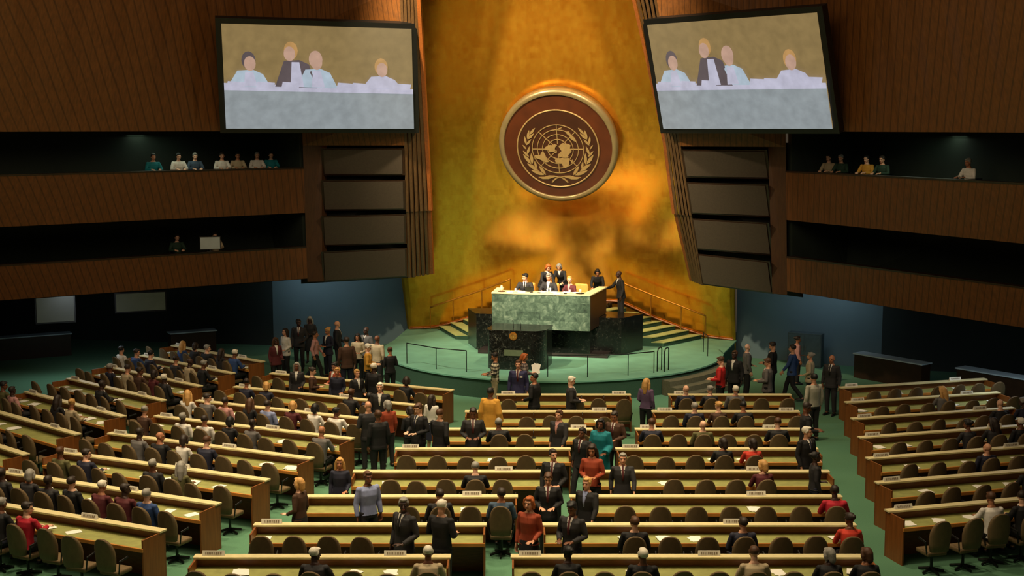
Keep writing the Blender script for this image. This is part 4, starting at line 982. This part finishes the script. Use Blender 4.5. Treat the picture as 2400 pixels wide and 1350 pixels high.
for key, (pos, tl, M, x, where) in SEATS.items():
    b, row, s = key; q = proj(pos + V((0, 0, 1.1)))
    if not (-60 < q.x < 2460 and q.y < 1400): continue
    short = where.replace('the block ', 'block ').replace('the far', 'far')
    pl = f'{ORD[s]} from left, {ORD[row]} row, {short}'; ps_ = f'at {ORD[s]} seat from left, {ORD[row]} row, {short}'; pt = f'at {ORD[s]} seat, {ORD[row]} row, {short}'
    dens = DENS[b] * (1.5 if b in 'AD' and row <= 3 else 1)
    roll = r.random(); occ = key in targets or (roll < dens and not (b == 'B' and row <= 2))
    if any((pos - p).xy.length < .8 for p in STAND): continue
    if key in targets: top = targets[key]
    else: top = r.choice(TOPS + ['white', 'grey', 'pink'])
    jit = r.uniform(-.12, .12); push = 0 if occ else r.choice([0, 0, -.05, .12])
    place_chair(M @ V((x, -1.22 - push, 0)), tl + PI + jit, f'{"occupied" if occ else "empty"} brown chair, {pl}', f'brown chairs in {short}')
    if occ:
        fem = r.random() < .35; kn = 'sit_f' if fem else r.choice(['sit_desk', 'sit_turn', 'sit_lap']); hr = r.choice(['black', 'dark', 'brown', 'grey', 'blond'] if fem else ['black', 'dark', 'brown', 'grey', 'white', 'dark'])
        of = 'open' if fem and top in ('black', 'brown', 'grey') else 'suit' if not fem and top in ('black', 'charcoal', 'navy', 'grey', 'brown', 'blue') else 'shirt'
        person(kn, M @ V((x, -1.24, .10)), tl + PI + jit, f'person in {top} {ps_ if " " not in top else pt}', top, r.choice(['black', 'charcoal', 'navy']), r.choice(['light', 'fair', 'tanned', 'brown', 'dark']), hr, r.choice(['bob', 'long', 'bun']) if fem else r.choice(['short'] * 5 + ['bald']), of, r.uniform(1.2, 1.25), r.choice(['maroon', 'navy']) if of == 'suit' else None, group=None)
    if r.random() < (.75 if occ else .38):
        o = link('paper_sheets', PAPERS[r.randrange(4)], None, M @ V((x + r.uniform(-.15, -.03), -.48, .938)), tl + r.uniform(-.4, .4)); setscale(o, 1.2); tag(o, f'white papers {ps_}', 'papers', f'papers on desks in {short}')
    if s % 5 == 1:
        o = link('name_plate', PLATE, None, M @ V((x, -.09, 1.192)), tl); setscale(o, 1.1); tag(o, f'white name plate {ps_}', 'name plate', f'name plates in {short}')
    if q.y < 1080 and b in 'BA' and abs(q.x - 1200) < 420:
        o = link('desk_microphone', MIC, None, M @ V((x + .24, -.32, .938)), tl + PI); setscale(o, 1.1); tag(o, f'black microphone {ps_}', 'microphone', f'microphones in {short}')

# --- gallery boxes and the space below them
def gal_person(side, tt, z, place, label, top, hair, style='short'):
    sx = -1 if side == 'left' else 1; p = S(gal(tt, z, 1.5), sx); d = V((-p.x, -20 - p.y, 0)); 
    t = thing('gallery_chair', f'dark chair, {"upper" if z > 7 else "lower"} {side} gallery, {place} from the gold wall', 'chair', p, FN(d.x, d.y), f'chairs in the {side} gallery')
    mb = MB(); mb.rbox(-.25, .25, -.25, .22, .30, .39, .03); obj('seat', mb, BLACK, t)
    mb = MB(); mb.rbox(-.25, .25, .25, .32, .33, .92, .03); obj('backrest', mb, BLACK, t)
    mb = MB(); mb.lathe([(.22, 0), (.2, .03), (.04, .06), (.04, .3)], 12); obj('pedestal', mb, DMET, t)
    person('sit_desk', p + V((0, 0, .03)), FN(d.x, d.y), label, top, 'black', RND.choice(['light', 'tanned', 'fair']), hair, style, 'shirt', 1.15)
TEALP = ['teal', 'white', 'beige', 'white', 'slate blue', 'white', 'teal']
for i, tt in enumerate((.06, .115, .19, .25, .35, .41, .5)):
    gal_person('left', tt, 7.9, 'nearest' if i == 0 else ORD[i + 1], f'person in {TEALP[i]} seated in the upper left gallery, {"nearest" if i == 0 else ORD[i + 1]} from the gold wall', TEALP[i], ['dark', 'grey', 'black'][i % 3])
for i, (tt, c) in enumerate(((.06, 'beige'), (.12, 'dark green'), (.24, 'tan'), (.31, 'dark green'), (.66, 'white'))):
    gal_person('right', tt, 7.9, 'nearest' if i == 0 else ORD[i + 1], f'person in {c} seated in the upper right gallery, {"nearest" if i == 0 else ORD[i + 1]} from the gold wall', c, ['dark', 'grey', 'black'][i % 3])
for i, (tt, c) in enumerate(((.30, 'beige'), (.44, 'dark green'))):
    gal_person('left', tt, 4.55, ['nearest', 'second'][i], f'person in {c} seated in the lower left gallery, {("nearest", "second")[i]} from the gold wall', c, 'dark')
p = S(gal(.36, 5.46, .15), -1)
t = thing('monitor', 'pale screen standing on the lower left gallery parapet', 'monitor', p, FN(.6, -1))
mb = MB(); mb.box(-.42, .42, 0, .05, .08, .62); obj('casing', mb, BLACK, t)
mb = MB(); mb.box(-.39, .39, -.006, 0, .11, .59); obj('display', mb, mat_emit('monitor_pale', (118, 112, 88), .5), t)
mb = MB(); mb.box(-.15, .15, -.05, .1, 0, .02); mb.box(-.03, .03, .01, .04, .02, .1); obj('stand', mb, BLACK, t)
p = S(gal(.93, 9.45, 2.9), 1)
t = thing('wall_lamp', 'bright greenish wall lamp in the upper right gallery', 'lamp', p, FN(-1, -.6))
mb = MB(); mb.rbox(-.6, .6, .0, .15, -.12, .12, .03); obj('mount', mb, STEEL, t)
mb = MB(); mb.rbox(-.55, .55, -.10, .0, -.09, .09, .03); obj('diffuser', mb, mat_emit('lamp_green_white', (214, 232, 150), 2.2), t)

def counter(px, py, w, rz, label):
    p = at(px, py, z=1.05); t = thing('side_counter', label, 'counter', (p.x, p.y, 0), rz)
    mb = MB(); mb.box(-w / 2, w / 2, -.35, .35, 1.0, 1.05); obj('counter_top', mb, mk('counter_pale', (176, 196, 206), .35, 0, .06, 3), t)
    mb = MB(); mb.box(-w / 2 + .05, w / 2 - .05, -.3, .3, 0, 1.0); obj('counter_body', mb, WOODK, t)
counter(450, 775, 2.2, .7, 'pale topped counter under the left gallery near the blue-grey wall')
counter(70, 785, 3.6, .7, 'pale topped counter under the left gallery at the far left')
counter(2090, 838, 3.4, -.7, 'pale topped counter under the right gallery near the blue-grey wall')
counter(2330, 872, 3.0, -.7, 'pale topped counter under the right gallery at the far right')
for (px, py, w, h, lab) in ((130, 730, 1.6, 1.3, 'left'), (330, 705, 2.2, .9, 'middle')):
    p = at(px, py, y=-4.6 if lab == 'left' else -1.4); p.z -= .5
    t = thing('booth_window', f'dim lit booth window under the left gallery, the {"one farthest left" if lab == "left" else "one nearer the stage"}', 'window', p, .6)
    mb = MB(); mb.box(-w / 2, w / 2, 0, .08, 0, h); obj('frame', mb, BLACK, t)
    mb = MB(); mb.box(-w / 2 + .06, w / 2 - .06, -.012, 0, .06, h - .06); obj('pane', mb, mat_emit('booth_pane', (64, 66, 44), .3), t)
t = thing('wall_cabinet', 'dark square cabinet standing by the right blue-grey passage wall', 'cabinet', (10.9, 4.9, 0), -.26)
mb = MB(); mb.rbox(-.75, .75, 0, .5, 0, 1.5, .02); obj('body', mb, mk('cabinet_paint', (60, 74, 76), .6), t)
for s in (-1, 1):
    mb = MB(); mb.box(s * .37 - .34, s * .37 + .34, -.02, 0, .08, 1.42); d = obj('door', mb, mk('cabinet_door', (66, 82, 84), .6), t)
    mb = MB(); mb.tube([(s * .06, -.03, .7), (s * .06, -.03, .95)], .012, 6); obj('handle', mb, STEEL, d)

# ------------------------------------------------------------------ lights of the hall, with an added overhead fill
def spot(loc, target, energy, col, size, blend=.5, rad=.3):
    l = bpy.data.lights.new('spot', 'SPOT'); l.energy = energy; l.color = col; l.spot_size = math.radians(size); l.spot_blend = blend; l.shadow_soft_size = rad
    o = bpy.data.objects.new('spot_light', l); COL.objects.link(o); o.location = loc; o.rotation_euler = (V(target) - V(loc)).to_track_quat('-Z', 'Y').to_euler(); return o
def area(loc, target, energy, col, sx_, sy_):
    l = bpy.data.lights.new('area', 'AREA'); l.energy = energy; l.color = col; l.shape = 'RECTANGLE'; l.size = sx_; l.size_y = sy_
    o = bpy.data.objects.new('ceiling_light', l); COL.objects.link(o); o.location = loc; o.rotation_euler = (V(target) - V(loc)).to_track_quat('-Z', 'Y').to_euler(); return o
WARM = (1, .80, .50); SOFT = (1, .88, .66)
spot((-4, -14, 19), (-.3, 1.2, 3.4), 17000, SOFT, 14, .5, .2)
spot((4, -15, 19), (.4, 1.2, 3.4), 13000, SOFT, 14, .5, .2)
spot((-12, -11, 17.5), (-2.4, 0, .8), 15000, (1, .92, .74), 30, .6, .2)
spot((11, -13, 17.5), (3.6, -.5, .8), 10000, (1, .92, .74), 28, .6, .2)
spot((-6, -11, 18.5), (-.8, 0, 10.5), 21000, WARM, 62, .8)
spot((6, -11, 18.5), (.8, 0, 10.5), 11500, WARM, 62, .8)
for x in (-9, -3.2, 3.2, 9):
    for y in (-11, -18, -25):
        spot((x, y, 18), (x, y, 0), 5400 if abs(x) < 6 else 4000, WARM, 62, .8, .5)
area((0, -30, 20), (0, -6, 6), 2200, (1, .78, .5), 22, 10)  # added broad fill for the hall's ambient light, not a ceiling fixture
for sx in (-1, 1):
    area((sx * 11.5, 3.6, 4.0), (sx * 10.8, 6.2, 1.5), 60, (.72, .88, 1), 3, .3)
    area((sx * 18, -5, 3.9), (sx * 18, -5, 0), 90, (.8, .92, 1), 3, 1)
    q = S(gal(.4, 10.2, 2.0), sx); area(q, q + V((0, 0, -1)), 16, (.8, 1, .75), 4, .6)
w = bpy.data.worlds.new('hall_ambient'); SC.world = w; w.use_nodes = True
w.node_tree.nodes['Background'].inputs['Color'].default_value = (1, .78, .52, 1); w.node_tree.nodes['Background'].inputs['Strength'].default_value = .05

vs_ = SC.view_settings; vs_.view_transform = 'Standard'; vs_.look = 'None'; vs_.gamma = 1; vs_.use_curve_mapping = False; vs_.exposure = 0
SC.cycles.use_denoising = True
SC.cycles.max_bounces = 6
